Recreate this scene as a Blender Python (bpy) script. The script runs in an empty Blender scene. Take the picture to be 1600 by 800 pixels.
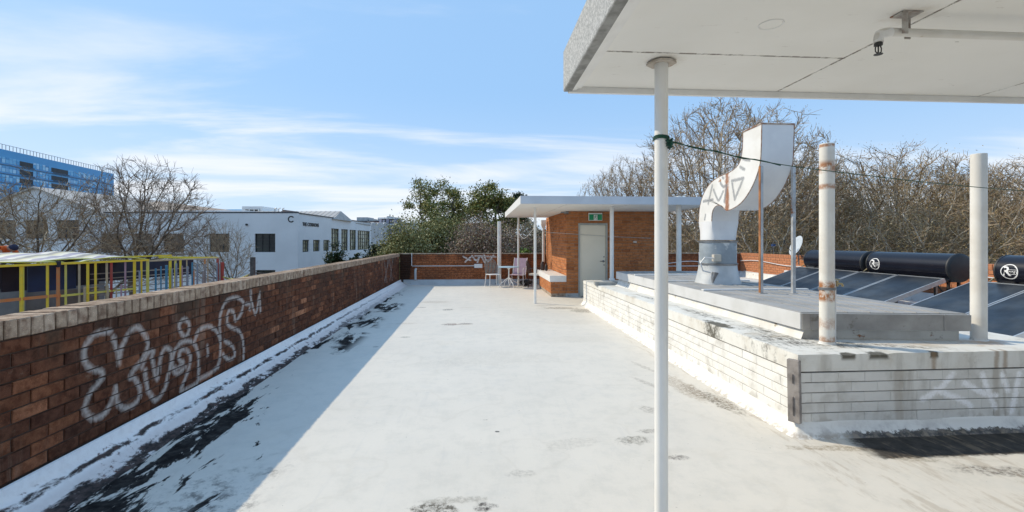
import bpy, bmesh, math, random
import numpy as np
from mathutils import Vector, Matrix, noise as mnoise
R = random.Random(7)
C = bpy.context.scene.collection
sc = bpy.context.scene

# ------------------------------------------------------------------ camera
cam_d = bpy.data.cameras.new('camera'); cam = bpy.data.objects.new('camera', cam_d); C.objects.link(cam)
cam.location = (0, 0, 1.65); TH = math.atan(52/720)
cam.rotation_euler = (math.radians(90), 0, -TH)
cam_d.sensor_width = 36; cam_d.lens = 16.2; cam_d.shift_y = -24/1600
cam_d.clip_end = 3000; cam_d.clip_start = 0.05
sc.camera = cam
sc.render.resolution_x = 1024; sc.render.resolution_y = 512
sc.render.engine = 'CYCLES'
sc.view_settings.view_transform = 'Standard'; sc.view_settings.look = 'None'
sc.view_settings.exposure = 0.68; sc.view_settings.gamma = 1.0

# ------------------------------------------------------------------ sun and sky
LIGHT = Vector((1.17, -0.62, -1.0)).normalized()
sun_d = bpy.data.lights.new('sun', 'SUN'); sun_d.energy = 2.35; sun_d.angle = math.radians(0.5); sun_d.color = (1, .88, .67)
sun = bpy.data.objects.new('sun', sun_d); C.objects.link(sun)
sun.rotation_euler = LIGHT.to_track_quat('-Z', 'Y').to_euler(); sun.location = (-20, 12, 30)
SUN_EL = math.asin(-LIGHT.z); SUN_AZ = math.atan2(-LIGHT.x, -LIGHT.y)   # clockwise from +Y


class NT:
    """tiny node-tree helper"""
    def __init__(s, tree): s.t = tree; s.x = 0
    def n(s, typ, **kw):
        d = s.t.nodes.new(typ); s.x += 160; d.location = (s.x, 0)
        for k, v in kw.items(): setattr(d, k, v)
        return d
    def set(s, sock, v):
        if isinstance(v, bpy.types.NodeSocket): s.t.links.new(v, sock)
        elif v is not None:
            if sock.type == 'RGBA' and not isinstance(v, (int, float)) and len(v) == 3: v = (*v, 1)
            sock.default_value = v
    def math(s, op, a, b=None, c=None, clamp=False):
        d = s.n('ShaderNodeMath', operation=op, use_clamp=clamp)
        s.set(d.inputs[0], a)
        if b is not None: s.set(d.inputs[1], b)
        if c is not None: s.set(d.inputs[2], c)
        return d.outputs[0]
    def mix(s, f, a, b, mode='MIX'):
        d = s.n('ShaderNodeMix', data_type='RGBA', blend_type=mode)
        s.set(d.inputs[0], f); s.set(d.inputs[6], a); s.set(d.inputs[7], b)
        return d.outputs[2]
    def noise(s, vec, scale, detail=4, rough=.55, dist=0.0):
        d = s.n('ShaderNodeTexNoise'); s.set(d.inputs['Vector'], vec)
        d.inputs['Scale'].default_value = scale; d.inputs['Detail'].default_value = detail
        d.inputs['Roughness'].default_value = rough; d.inputs['Distortion'].default_value = dist
        return d.outputs['Fac']
    def mapr(s, v, a, b, c=0.0, d_=1.0, smooth=True):
        d = s.n('ShaderNodeMapRange', clamp=True)
        if smooth: d.interpolation_type = 'SMOOTHSTEP'
        s.set(d.inputs[0], v); s.set(d.inputs[1], a); s.set(d.inputs[2], b); s.set(d.inputs[3], c); s.set(d.inputs[4], d_)
        return d.outputs[0]
    def ramp(s, f, stops, interp='LINEAR'):
        d = s.n('ShaderNodeValToRGB'); s.set(d.inputs[0], f); cr = d.color_ramp; cr.interpolation = interp
        while len(cr.elements) < len(stops): cr.elements.new(.5)
        for e, (p, c) in zip(cr.elements, stops): e.position = p; e.color = (*c, 1)
        return d.outputs[0]
    def mapping(s, vec, loc=(0, 0, 0), rot=(0, 0, 0), scale=(1, 1, 1), typ='POINT'):
        d = s.n('ShaderNodeMapping', vector_type=typ); s.set(d.inputs[0], vec)
        d.inputs['Location'].default_value = loc; d.inputs['Rotation'].default_value = rot; d.inputs['Scale'].default_value = scale
        return d.outputs[0]
    def sep(s, v):
        d = s.n('ShaderNodeSeparateXYZ'); s.set(d.inputs[0], v); return d.outputs
    def comb(s, x, y, z=0.0):
        d = s.n('ShaderNodeCombineXYZ'); s.set(d.inputs[0], x); s.set(d.inputs[1], y); s.set(d.inputs[2], z); return d.outputs[0]
    def ell(s, vec, nz, cx, cy, rx, ry, rot=0.0, k=.6, soft=.35):
        v = s.mapping(vec, (cx, cy, 0), (0, 0, rot), (rx, ry, 1000), 'TEXTURE')
        l = s.n('ShaderNodeVectorMath', operation='LENGTH'); s.set(l.inputs[0], v)
        r = s.math('MULTIPLY_ADD', nz, k*2, l.outputs['Value']); r = s.math('SUBTRACT', r, k)
        return s.mapr(r, 1.0, 1.0-soft)


w = bpy.data.worlds.new('World'); sc.world = w; w.use_nodes = True
wt = w.node_tree
for nd in list(wt.nodes): wt.nodes.remove(nd)
g = NT(wt)
sky = g.n('ShaderNodeTexSky', sky_type='NISHITA'); sky.sun_disc = False
sky.sun_elevation = SUN_EL; sky.sun_rotation = SUN_AZ; sky.altitude = 20; sky.air_density = 1.0; sky.dust_density = .8; sky.ozone_density = 1.0
tc = g.n('ShaderNodeTexCoord').outputs['Generated']
sx, sy, sz = g.sep(tc)
# cloud layer: project the view direction on a flat layer overhead
den = g.math('MAXIMUM', g.math('ADD', sz, .10), .03)
cx = g.math('DIVIDE', sx, den); cy = g.math('DIVIDE', sy, den)
cv = g.comb(cx, cy, 0)
wisp = g.noise(g.mapping(cv, (3.1, 1.7, 0), (0, 0, .5), (.30, .95, 1)), 1.0, 8, .56, .7)
big = g.noise(g.mapping(cv, (.4, 2.2, 0), (0, 0, .2), (.22, .42, 1)), 1.0, 3, .5, .2)
low = g.mapr(sz, .42, .04)
th = g.math('MULTIPLY_ADD', low, -.15, .615)
dens = g.math('MULTIPLY_ADD', big, .5, g.math('MULTIPLY', wisp, .62))
cl = g.mapr(dens, th, g.math('ADD', th, .16))
cl = g.math('MULTIPLY', cl, g.mapr(sz, -.02, .05))
cl = g.math('MULTIPLY', cl, .85)
tint = g.mix(.86, sky.outputs[0], (2.25, 3.90, 6.2))
hz = g.mapr(sz, .32, -.02)
lift = g.mix(g.math('MULTIPLY', hz, .62), tint, (5.0, 5.8, 6.6))
col = g.mix(cl, lift, (6.1, 6.3, 6.6))
bg = g.n('ShaderNodeBackground'); g.set(bg.inputs[0], col); bg.inputs[1].default_value = .10
out = g.n('ShaderNodeOutputWorld'); wt.links.new(bg.outputs[0], out.inputs[0])


# ------------------------------------------------------------------ materials
def new_mat(name):
    m = bpy.data.materials.new(name); m.use_nodes = True
    for nd in list(m.node_tree.nodes): m.node_tree.nodes.remove(nd)
    g = NT(m.node_tree)
    b = g.n('ShaderNodeBsdfPrincipled'); o = g.n('ShaderNodeOutputMaterial'); m.node_tree.links.new(b.outputs[0], o.inputs[0])
    return m, g, b
def pos(g): return g.n('ShaderNodeNewGeometry').outputs['Position']
def objc(g): return g.n('ShaderNodeTexCoord').outputs['Object']
def bump(g, b, h, strength=.3, dist=.01):
    d = g.n('ShaderNodeBump'); d.inputs['Strength'].default_value = strength; d.inputs['Distance'].default_value = dist
    g.set(d.inputs['Height'], h); g.set(b.inputs['Normal'], d.outputs[0])
def simple(name, col, col2=None, scale=6, rough=.6, metal=0, bstr=.2, bscale=60, bdist=.004, rust=None, dirt=None, spec=.5):
    """base colour broken by noise, fine bump, optional rust / dirt patches (real wear with a shape of its own)"""
    m, g, b = new_mat(name); P = pos(g)
    col2 = col2 or tuple(c*.82 for c in col)
    c = g.mix(g.mapr(g.noise(P, scale, 5), .35, .68), col, col2)
    if dirt:
        th, dc, ds = dirt
        c = g.mix(g.mapr(g.noise(P, ds, 8, .68), th, th+.07), c, dc)
    if rust:
        th, rs = rust
        rn = g.noise(P, rs, 7, .65)
        c = g.mix(g.mapr(rn, th, th+.05), c, g.mix(g.noise(P, 40, 3), (.42, .16, .045), (.17, .06, .025)))
    g.set(b.inputs['Base Color'], c); b.inputs['Roughness'].default_value = rough; b.inputs['Metallic'].default_value = metal
    b.inputs['Specular IOR Level'].default_value = spec
    if bstr: bump(g, b, g.noise(P, bscale, 4), bstr, bdist)
    return m

def graffiti(name, strokes, box, w, h, width, soft, seed):
    """spray-paint strokes as a coverage map in metres on a wall: box=(u0,u1,v0,v1)"""
    u0, u1, v0, v1 = box
    U, V = np.meshgrid(np.linspace(u0, u1, w), np.linspace(v0, v1, h))
    rs = np.random.RandomState(seed)
    wob = rs.rand(h//6+2, w//6+2); a = np.kron(wob, np.ones((6, 6)))[:h, :w]
    a = (a + np.roll(a, 3, 0) + np.roll(a, 3, 1) + np.roll(a, -2, 0))/4
    cov = np.zeros((h, w))
    for si, st in enumerate(strokes):
        dmin = np.full((h, w), 9.0)
        p = [np.array(q, float) for q in st]
        if len(p) > 2:                       # Catmull-Rom smoothing
            q = []
            for i in range(len(p)-1):
                a0 = p[max(i-1, 0)]; b0 = p[i]; c0 = p[i+1]; d0 = p[min(i+2, len(p)-1)]
                for t in (0, .33, .66):
                    q.append(.5*((2*b0)+(-a0+c0)*t+(2*a0-5*b0+4*c0-d0)*t*t+(-a0+3*b0-3*c0+d0)*t**3))
            q.append(p[-1]); p = q
        for A, B in zip(p[:-1], p[1:]):
            d = B-A; L2 = max(float(d@d), 1e-9)
            x0 = min(A[0], B[0])-.3; x1 = max(A[0], B[0])+.3
            i0 = max(int((x0-u0)/(u1-u0)*w), 0); i1 = min(int((x1-u0)/(u1-u0)*w)+1, w)
            if i1 <= i0: continue
            uu = U[:, i0:i1]; vv = V[:, i0:i1]
            t = np.clip(((uu-A[0])*d[0]+(vv-A[1])*d[1])/L2, 0, 1)
            dd = np.hypot(uu-A[0]-t*d[0], vv-A[1]-t*d[1])
            dmin[:, i0:i1] = np.minimum(dmin[:, i0:i1], dd)
        wl = width*(0.8+.5*a)
        cov = np.maximum(cov, np.clip((wl+soft-dmin)/(2*soft), 0, 1))
    speck = rs.rand(h, w)
    cov = cov*(.55+.45*(speck*.5+a*.7))
    im = bpy.data.images.new(name, w, h, alpha=False, float_buffer=False)
    im.colorspace_settings.name = 'Non-Color'
    px = np.ones((h, w, 4), np.float32); px[..., :3] = np.clip(cov, 0, 1)[..., None]
    im.pixels.foreach_set(px.ravel()); im.update(); im.pack()
    return im
def spray(g, P, im, ax, box):
    """sample a graffiti map by world position; ax = which coordinate runs along the wall"""
    x, y, z = g.sep(P); u0, u1, v0, v1 = box
    u = g.math('DIVIDE', g.math('SUBTRACT', (x, y)[ax], u0), u1-u0); v = g.math('DIVIDE', g.math('SUBTRACT', z, v0), v1-v0)
    t = g.n('ShaderNodeTexImage', extension='CLIP'); t.image = im; g.set(t.inputs[0], g.comb(u, v))
    return t.outputs[0]

S_LEFT = [[(3.77,.95),(3.64,.96),(3.56,.91),(3.53,.85),(3.54,.78),(3.59,.71),(3.68,.67),(3.7,.63),(3.66,.59),(3.59,.54),(3.55,.48),(3.54,.42),(3.61,.34),(3.7,.33),(3.76,.37),(3.8,.43),(3.82,.5),(3.83,.45),(3.84,.38),(3.9,.31),(4.0,.29),(4.08,.33),(4.09,.41),(4.03,.51),(3.97,.54),(4.03,.59),(4.11,.64),(4.17,.71),(4.18,.79),(4.12,.88),(4.05,.93),(3.96,.9),(3.91,.83),(3.87,.77),(3.86,.68),(3.85,.76),(3.82,.85),(3.8,.9)],
 [(4.11,.58),(4.18,.68),(4.25,.68),(4.23,.63),(4.27,.5),(4.3,.42),(4.32,.49),(4.34,.6),(4.39,.67),(4.46,.65),(4.49,.58),(4.46,.45),(4.4,.31),(4.3,.24),(4.24,.28),(4.18,.38),(4.15,.54)],
 [(4.61,.86),(4.68,.89),(4.76,.83),(4.74,.74),(4.67,.73),(4.61,.81),(4.61,.86)],
 [(4.49,.49),(4.53,.61),(4.64,.67),(4.79,.65),(4.88,.56),(4.91,.44),(4.91,.28),(4.88,.21),(4.73,.2),(4.63,.21),(4.67,.28),(4.76,.4),(4.77,.51),(4.7,.59),(4.61,.59),(4.61,.51),(4.66,.47),(4.58,.44),(4.5,.47),(4.58,.39),(4.7,.42)],
 [(4.85,.65),(4.91,.73),(5.05,.75),(5.19,.7),(5.3,.59),(5.32,.42),(5.26,.28),(5.12,.24),(4.91,.23),(4.88,.19)], [(5.06,.54),(5.08,.45)],
 [(5.79,.79),(5.82,.9),(5.66,.98),(5.45,.97),(5.34,.86),(5.3,.72),(5.32,.55),(5.31,.34),(5.26,.26)],
 [(5.79,.79),(5.64,.71),(5.6,.82),(5.49,.84),(5.45,.73),(5.54,.65),(5.71,.58),(5.82,.44),(5.83,.2)],
 [(5.41,.52),(5.58,.42),(5.62,.3),(5.49,.29),(5.37,.38)], [(6.01,1.02),(6.03,.9),(6.13,.71),(6.24,.92)], [(6.26,.97),(6.26,.72)], [(5.89,.87),(6.01,.85),(5.98,.79)]]
S_FAR = [[(14.59,1.01),(14.99,.34)],[(15.2,1.05),(14.69,.35)],[(15.41,1.04),(15.97,.3)],[(16.09,1.03),(15.52,.34)],[(14.6,.4),(15.3,.98)]]
S_BACK = [[(-.58,1.05),(-.31,.9)],[(-.26,1.07),(-.51,.85)],[(-.24,1.07),(-.1,.9),(.05,1.07)],[(-.05,.83),(.07,1.07),(.24,.8)],[(.19,1.12),(.34,.85),(.56,1.09)],[(-.14,1.07),(.65,1.04)]]
S_FRONT = [[(4.11,.49),(3.98,.36),(3.83,.28)],[(3.95,.36),(4.22,.25),(4.28,.2)],[(4.22,.41),(4.4,.32),(4.52,.29)],[(4.39,.48),(4.43,.37),(4.51,.19)],[(4.58,.47),(4.63,.34)],[(4.74,.48),(4.7,.28),(4.67,.15)],[(4.8,.55),(4.9,.5),(5.0,.58)]]
S_DUCT = [[(7.4,2.3),(7.09,2.3)],[(7.11,2.53),(7.24,2.25)],[(7.07,2.46),(6.96,2.31),(6.9,2.28),(6.78,2.4)],[(6.86,2.54),(6.78,2.47)],[(6.78,2.47),(6.68,2.48)],[(6.68,2.48),(6.75,2.24)],[(6.54,2.53),(6.24,2.53)],[(6.24,2.53),(6.46,2.25)],[(6.46,2.25),(6.53,2.5)],[(6.80,2.62),(6.77,2.60)],[(6.32,2.7),(6.22,2.65)],[(6.24,2.8),(6.09,2.76)],[(7.33,2.07),(7.36,2.0)]]
B_LEFT = (3.3, 6.5, .1, 1.15); B_FAR = (14.3, 16.3, .2, 1.15); B_BACK = (-.8, .9, .7, 1.2); B_FRONT = (3.7, 5.2, .05, .68); B_DUCT = (5.9, 7.5, 1.9, 2.95)
I_LEFT = graffiti('graffiti_left', S_LEFT, B_LEFT, 1280, 420, .020, .016, 1)
I_FAR = graffiti('graffiti_far', S_FAR, B_FAR, 600, 280, .03, .02, 2)
I_BACK = graffiti('graffiti_back', S_BACK, B_BACK, 512, 150, .026, .014, 3)
I_FRONT = graffiti('graffiti_front', S_FRONT, B_FRONT, 760, 320, .024, .014, 4)
I_DUCT = graffiti('graffiti_duct', S_DUCT, B_DUCT, 820, 540, .021, .010, 5)

def brick_mat(name, stops, island=False, grime=None, paint=None, soot=.5, mott=1.0):
    m, g, b = new_mat(name); P = pos(g)
    if island: rnd = g.n('ShaderNodeNewGeometry').outputs['Random Per Island']
    else: rnd = g.n('ShaderNodeObjectInfo').outputs['Random']
    c = g.ramp(rnd, stops)
    off = g.n('ShaderNodeVectorMath', operation='ADD'); g.set(off.inputs[0], P); g.set(off.inputs[1], g.comb(g.math('MULTIPLY', rnd, 37), 0, 0))
    Q = off.outputs[0]
    n1 = g.noise(Q, 14, 6, .62)
    c = g.mix(g.math('MULTIPLY', g.mapr(n1, .35, .7), mott), c, g.mix(1.0, c, (.45,.38,.36), 'MULTIPLY'))
    n2 = g.noise(Q, 55, 4, .7)
    c = g.mix(g.math('MULTIPLY', g.mapr(n2, .60, .74), mott), c, g.mix(1.0, c, (1.9, 1.8, 1.7), 'MULTIPLY'))
    n3 = g.noise(Q, 150, 3, .8)
    c = g.mix(g.math('MULTIPLY', g.mapr(n3, .58, .70), mott), c, g.mix(1.0, c, (2.0, 1.9, 1.8), 'MULTIPLY'))
    rub = g.noise(P, 5.5, 8, .72)
    c = g.mix(g.math('MULTIPLY', g.mapr(rub, .60, .70), .35*mott), c, (.36,.25,.18))
    sootn = g.noise(P, 1.1, 5, .6)
    c = g.mix(g.math('MULTIPLY', g.mapr(sootn, .42, .66), soot), c, (.045,.032,.025))
    if grime: c = grime(g, P, c)
    for (im, ax, bx, colr, k) in (paint or []):
        c = g.mix(g.math('MULTIPLY', spray(g, P, im, ax, bx), k), c, colr)
    g.set(b.inputs['Base Color'], c); b.inputs['Roughness'].default_value = .9; b.inputs['Specular IOR Level'].default_value = .12
    bump(g, b, g.noise(Q, 70, 6, .7), .75, .006)
    return m
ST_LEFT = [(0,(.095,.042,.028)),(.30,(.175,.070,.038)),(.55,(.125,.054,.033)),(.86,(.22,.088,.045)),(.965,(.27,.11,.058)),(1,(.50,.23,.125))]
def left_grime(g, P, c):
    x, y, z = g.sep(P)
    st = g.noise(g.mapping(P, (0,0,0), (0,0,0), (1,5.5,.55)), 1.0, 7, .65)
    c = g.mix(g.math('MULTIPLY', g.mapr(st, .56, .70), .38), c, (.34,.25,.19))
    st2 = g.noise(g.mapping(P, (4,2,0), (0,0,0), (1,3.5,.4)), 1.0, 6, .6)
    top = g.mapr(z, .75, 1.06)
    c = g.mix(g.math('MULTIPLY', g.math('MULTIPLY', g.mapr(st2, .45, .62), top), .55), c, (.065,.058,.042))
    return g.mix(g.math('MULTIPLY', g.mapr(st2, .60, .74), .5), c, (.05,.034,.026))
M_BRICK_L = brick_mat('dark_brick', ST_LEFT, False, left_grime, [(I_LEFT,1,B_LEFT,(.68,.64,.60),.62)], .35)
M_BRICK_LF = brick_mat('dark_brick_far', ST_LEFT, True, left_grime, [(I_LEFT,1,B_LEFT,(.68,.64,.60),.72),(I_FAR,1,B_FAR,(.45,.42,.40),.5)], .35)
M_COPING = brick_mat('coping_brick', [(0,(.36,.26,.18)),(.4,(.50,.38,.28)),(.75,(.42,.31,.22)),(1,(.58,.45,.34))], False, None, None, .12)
ST_OR = [(0,(.42,.165,.065)),(.5,(.56,.23,.095)),(.85,(.49,.195,.08)),(1,(.33,.12,.05))]
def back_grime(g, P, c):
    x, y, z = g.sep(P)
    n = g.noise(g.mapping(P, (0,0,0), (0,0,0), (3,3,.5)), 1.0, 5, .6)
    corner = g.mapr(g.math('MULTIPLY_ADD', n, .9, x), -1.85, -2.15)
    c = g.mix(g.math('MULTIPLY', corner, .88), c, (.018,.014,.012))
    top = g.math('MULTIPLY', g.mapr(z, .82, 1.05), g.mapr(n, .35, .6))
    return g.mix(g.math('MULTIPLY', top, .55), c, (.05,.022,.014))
M_BRICK_B = brick_mat('orange_brick_wall', [(0,(.34,.125,.055)),(.5,(.46,.17,.075)),(1,(.38,.14,.06))], True, back_grime, [(I_BACK,0,B_BACK,(.7,.68,.66),.9)], .35)
M_BRICK_S = brick_mat('orange_brick', ST_OR, False, None, None, .10, .35)
M_BRICK_SF = brick_mat('orange_brick_side', ST_OR, True, None, None, .10, .35)
M_BRICK_R = brick_mat('orange_brick_right', [(0,(.42,.17,.085)),(.5,(.54,.23,.12)),(1,(.46,.19,.095))], True, None, None, .1, .4)
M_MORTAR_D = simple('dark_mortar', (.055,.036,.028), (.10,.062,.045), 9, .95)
M_MORTAR = simple('mortar', (.40,.33,.26), (.22,.15,.11), 9, .95)
M_MORTAR_G = simple('joint_shadow_grime', (.16,.15,.135), (.07,.06,.05), 3, .95)

def white_brick():
    m, g, b = new_mat('white_painted_brick'); P = pos(g)
    rnd = g.n('ShaderNodeObjectInfo').outputs['Random']
    x, y, z = g.sep(P)
    c = g.mix(rnd, (.80,.79,.755), (.74,.73,.70))
    c = g.mix(g.mapr(g.noise(P, 5, 6, .6), .45, .75), c, (.52,.50,.46))
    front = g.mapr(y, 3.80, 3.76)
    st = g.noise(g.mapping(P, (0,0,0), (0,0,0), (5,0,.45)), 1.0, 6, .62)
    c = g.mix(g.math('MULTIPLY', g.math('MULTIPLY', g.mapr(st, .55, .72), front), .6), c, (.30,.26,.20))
    for cx, wd in ((3.60,.05),(3.64,.03),(4.52,.05),(4.60,.02)):
        s_ = g.mapr(g.math('ABSOLUTE', g.math('SUBTRACT', g.math('MULTIPLY_ADD', g.noise(P, 6, 4), .08, x), cx+.04)), wd, wd*.2)
        c = g.mix(g.math('MULTIPLY', g.math('MULTIPLY', s_, front), .5), c, (.27,.20,.12))
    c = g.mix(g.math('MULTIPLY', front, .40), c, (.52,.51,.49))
    c = g.mix(g.math('MULTIPLY', spray(g, P, I_FRONT, 0, B_FRONT), g.math('MULTIPLY', front, 1.0)), c, (.93,.93,.95))
    edge = g.mapr(z, .21, .10)
    c = g.mix(g.math('MULTIPLY', g.math('MULTIPLY', edge, g.mapr(g.noise(P, 7, 5), .5, .62)), .5), c, (.30,.27,.23))
    g.set(b.inputs['Base Color'], c); b.inputs['Roughness'].default_value = .6; bump(g, b, g.noise(P, 45, 5), .35, .004)
    return m
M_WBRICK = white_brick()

def cap_mat():
    m, g, b = new_mat('lichened_white_render'); P = pos(g); x, y, z = g.sep(P)
    nz = g.noise(P, 3.2, 8, .68); nf = g.noise(P, 13, 8, .72)
    c = g.mix(g.mapr(nz, .4, .7), (.72,.71,.67), (.62,.59,.53))
    up = g.mapr(z, .61, .64)
    edgeup = g.mapr(y, 3.745, 3.80)
    # grey-brown lichen on top near the corner, brown streaks further back
    msk = None
    for e in ((2.98,4.25,.42,.46,.3),(3.02,4.75,.22,.42,.2),(3.30,3.98,.42,.13,-.25),(2.94,5.9,.12,.9,0),(2.92,7.6,.09,.9,0),(3.6,4.02,.8,.10,-.35)):
        q = g.ell(P, nf, *e, 1.5, .85); msk = q if msk is None else g.math('MAXIMUM', msk, q)
    fine = g.mapr(g.noise(g.mapping(P,(0,0,0),(0,0,.5),(9,3,1)), 3.4, 8, .78), .40, .58)
    c = g.mix(g.math('MULTIPLY', g.math('MULTIPLY', msk, fine), .92), c, (.060,.052,.040))
    c = g.mix(g.math('MULTIPLY', g.math('MULTIPLY', g.mapr(nz, .52, .66), up), .35), c, (.36,.30,.22))
    # moss-black chips on the edge of the long side and of the front
    chip = g.ell(P, nf, 2.76, 5.15, .09, .34, 0, .7, .4)
    for e in ((3.15,3.72,.085,.06),(3.42,3.72,.11,.07),(3.93,3.72,.05,.03)):
        chip = g.math('MAXIMUM', chip, g.math('MULTIPLY', g.ell(P, nf, *e, 0, .6, .4), g.mapr(z, .615, .655)))
    c = g.mix(g.math('MULTIPLY', chip, .93), c, g.mix(nf, (.035,.03,.02), (.10,.09,.06)))
    # rust weeping from the right-hand pipe
    ru = g.ell(P, nf, 4.78, 4.02, .30, .16, .2, .9, .8)
    c = g.mix(g.math('MULTIPLY', ru, .75), c, (.50,.27,.12))
    ru2 = g.ell(P, nf, 4.2, 4.0, .7, .12, 0, 1.2, .8)
    c = g.mix(g.math('MULTIPLY', ru2, .35), c, (.50,.36,.24))
    fr = g.math('SUBTRACT', 1.0, edgeup)
    st = g.noise(g.mapping(P,(1,0,0),(0,0,0),(6,0,1.2)), 1.0, 6, .6)
    c = g.mix(g.math('MULTIPLY', g.math('MULTIPLY', g.mapr(st, .46, .7), fr), .55), c, (.36,.34,.30))
    for cx in (3.93, 4.52, 4.60):
        s_ = g.mapr(g.math('ABSOLUTE', g.math('SUBTRACT', g.math('MULTIPLY_ADD', nf, .05, x), cx+.025)), .035, .005)
        c = g.mix(g.math('MULTIPLY', g.math('MULTIPLY', s_, fr), .6), c, (.25,.15,.07))
    g.set(b.inputs['Base Color'], c); b.inputs['Roughness'].default_value = .75; bump(g, b, g.noise(P, 22, 8, .7), .5, .008)
    return m
M_CAP = cap_mat()

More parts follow.
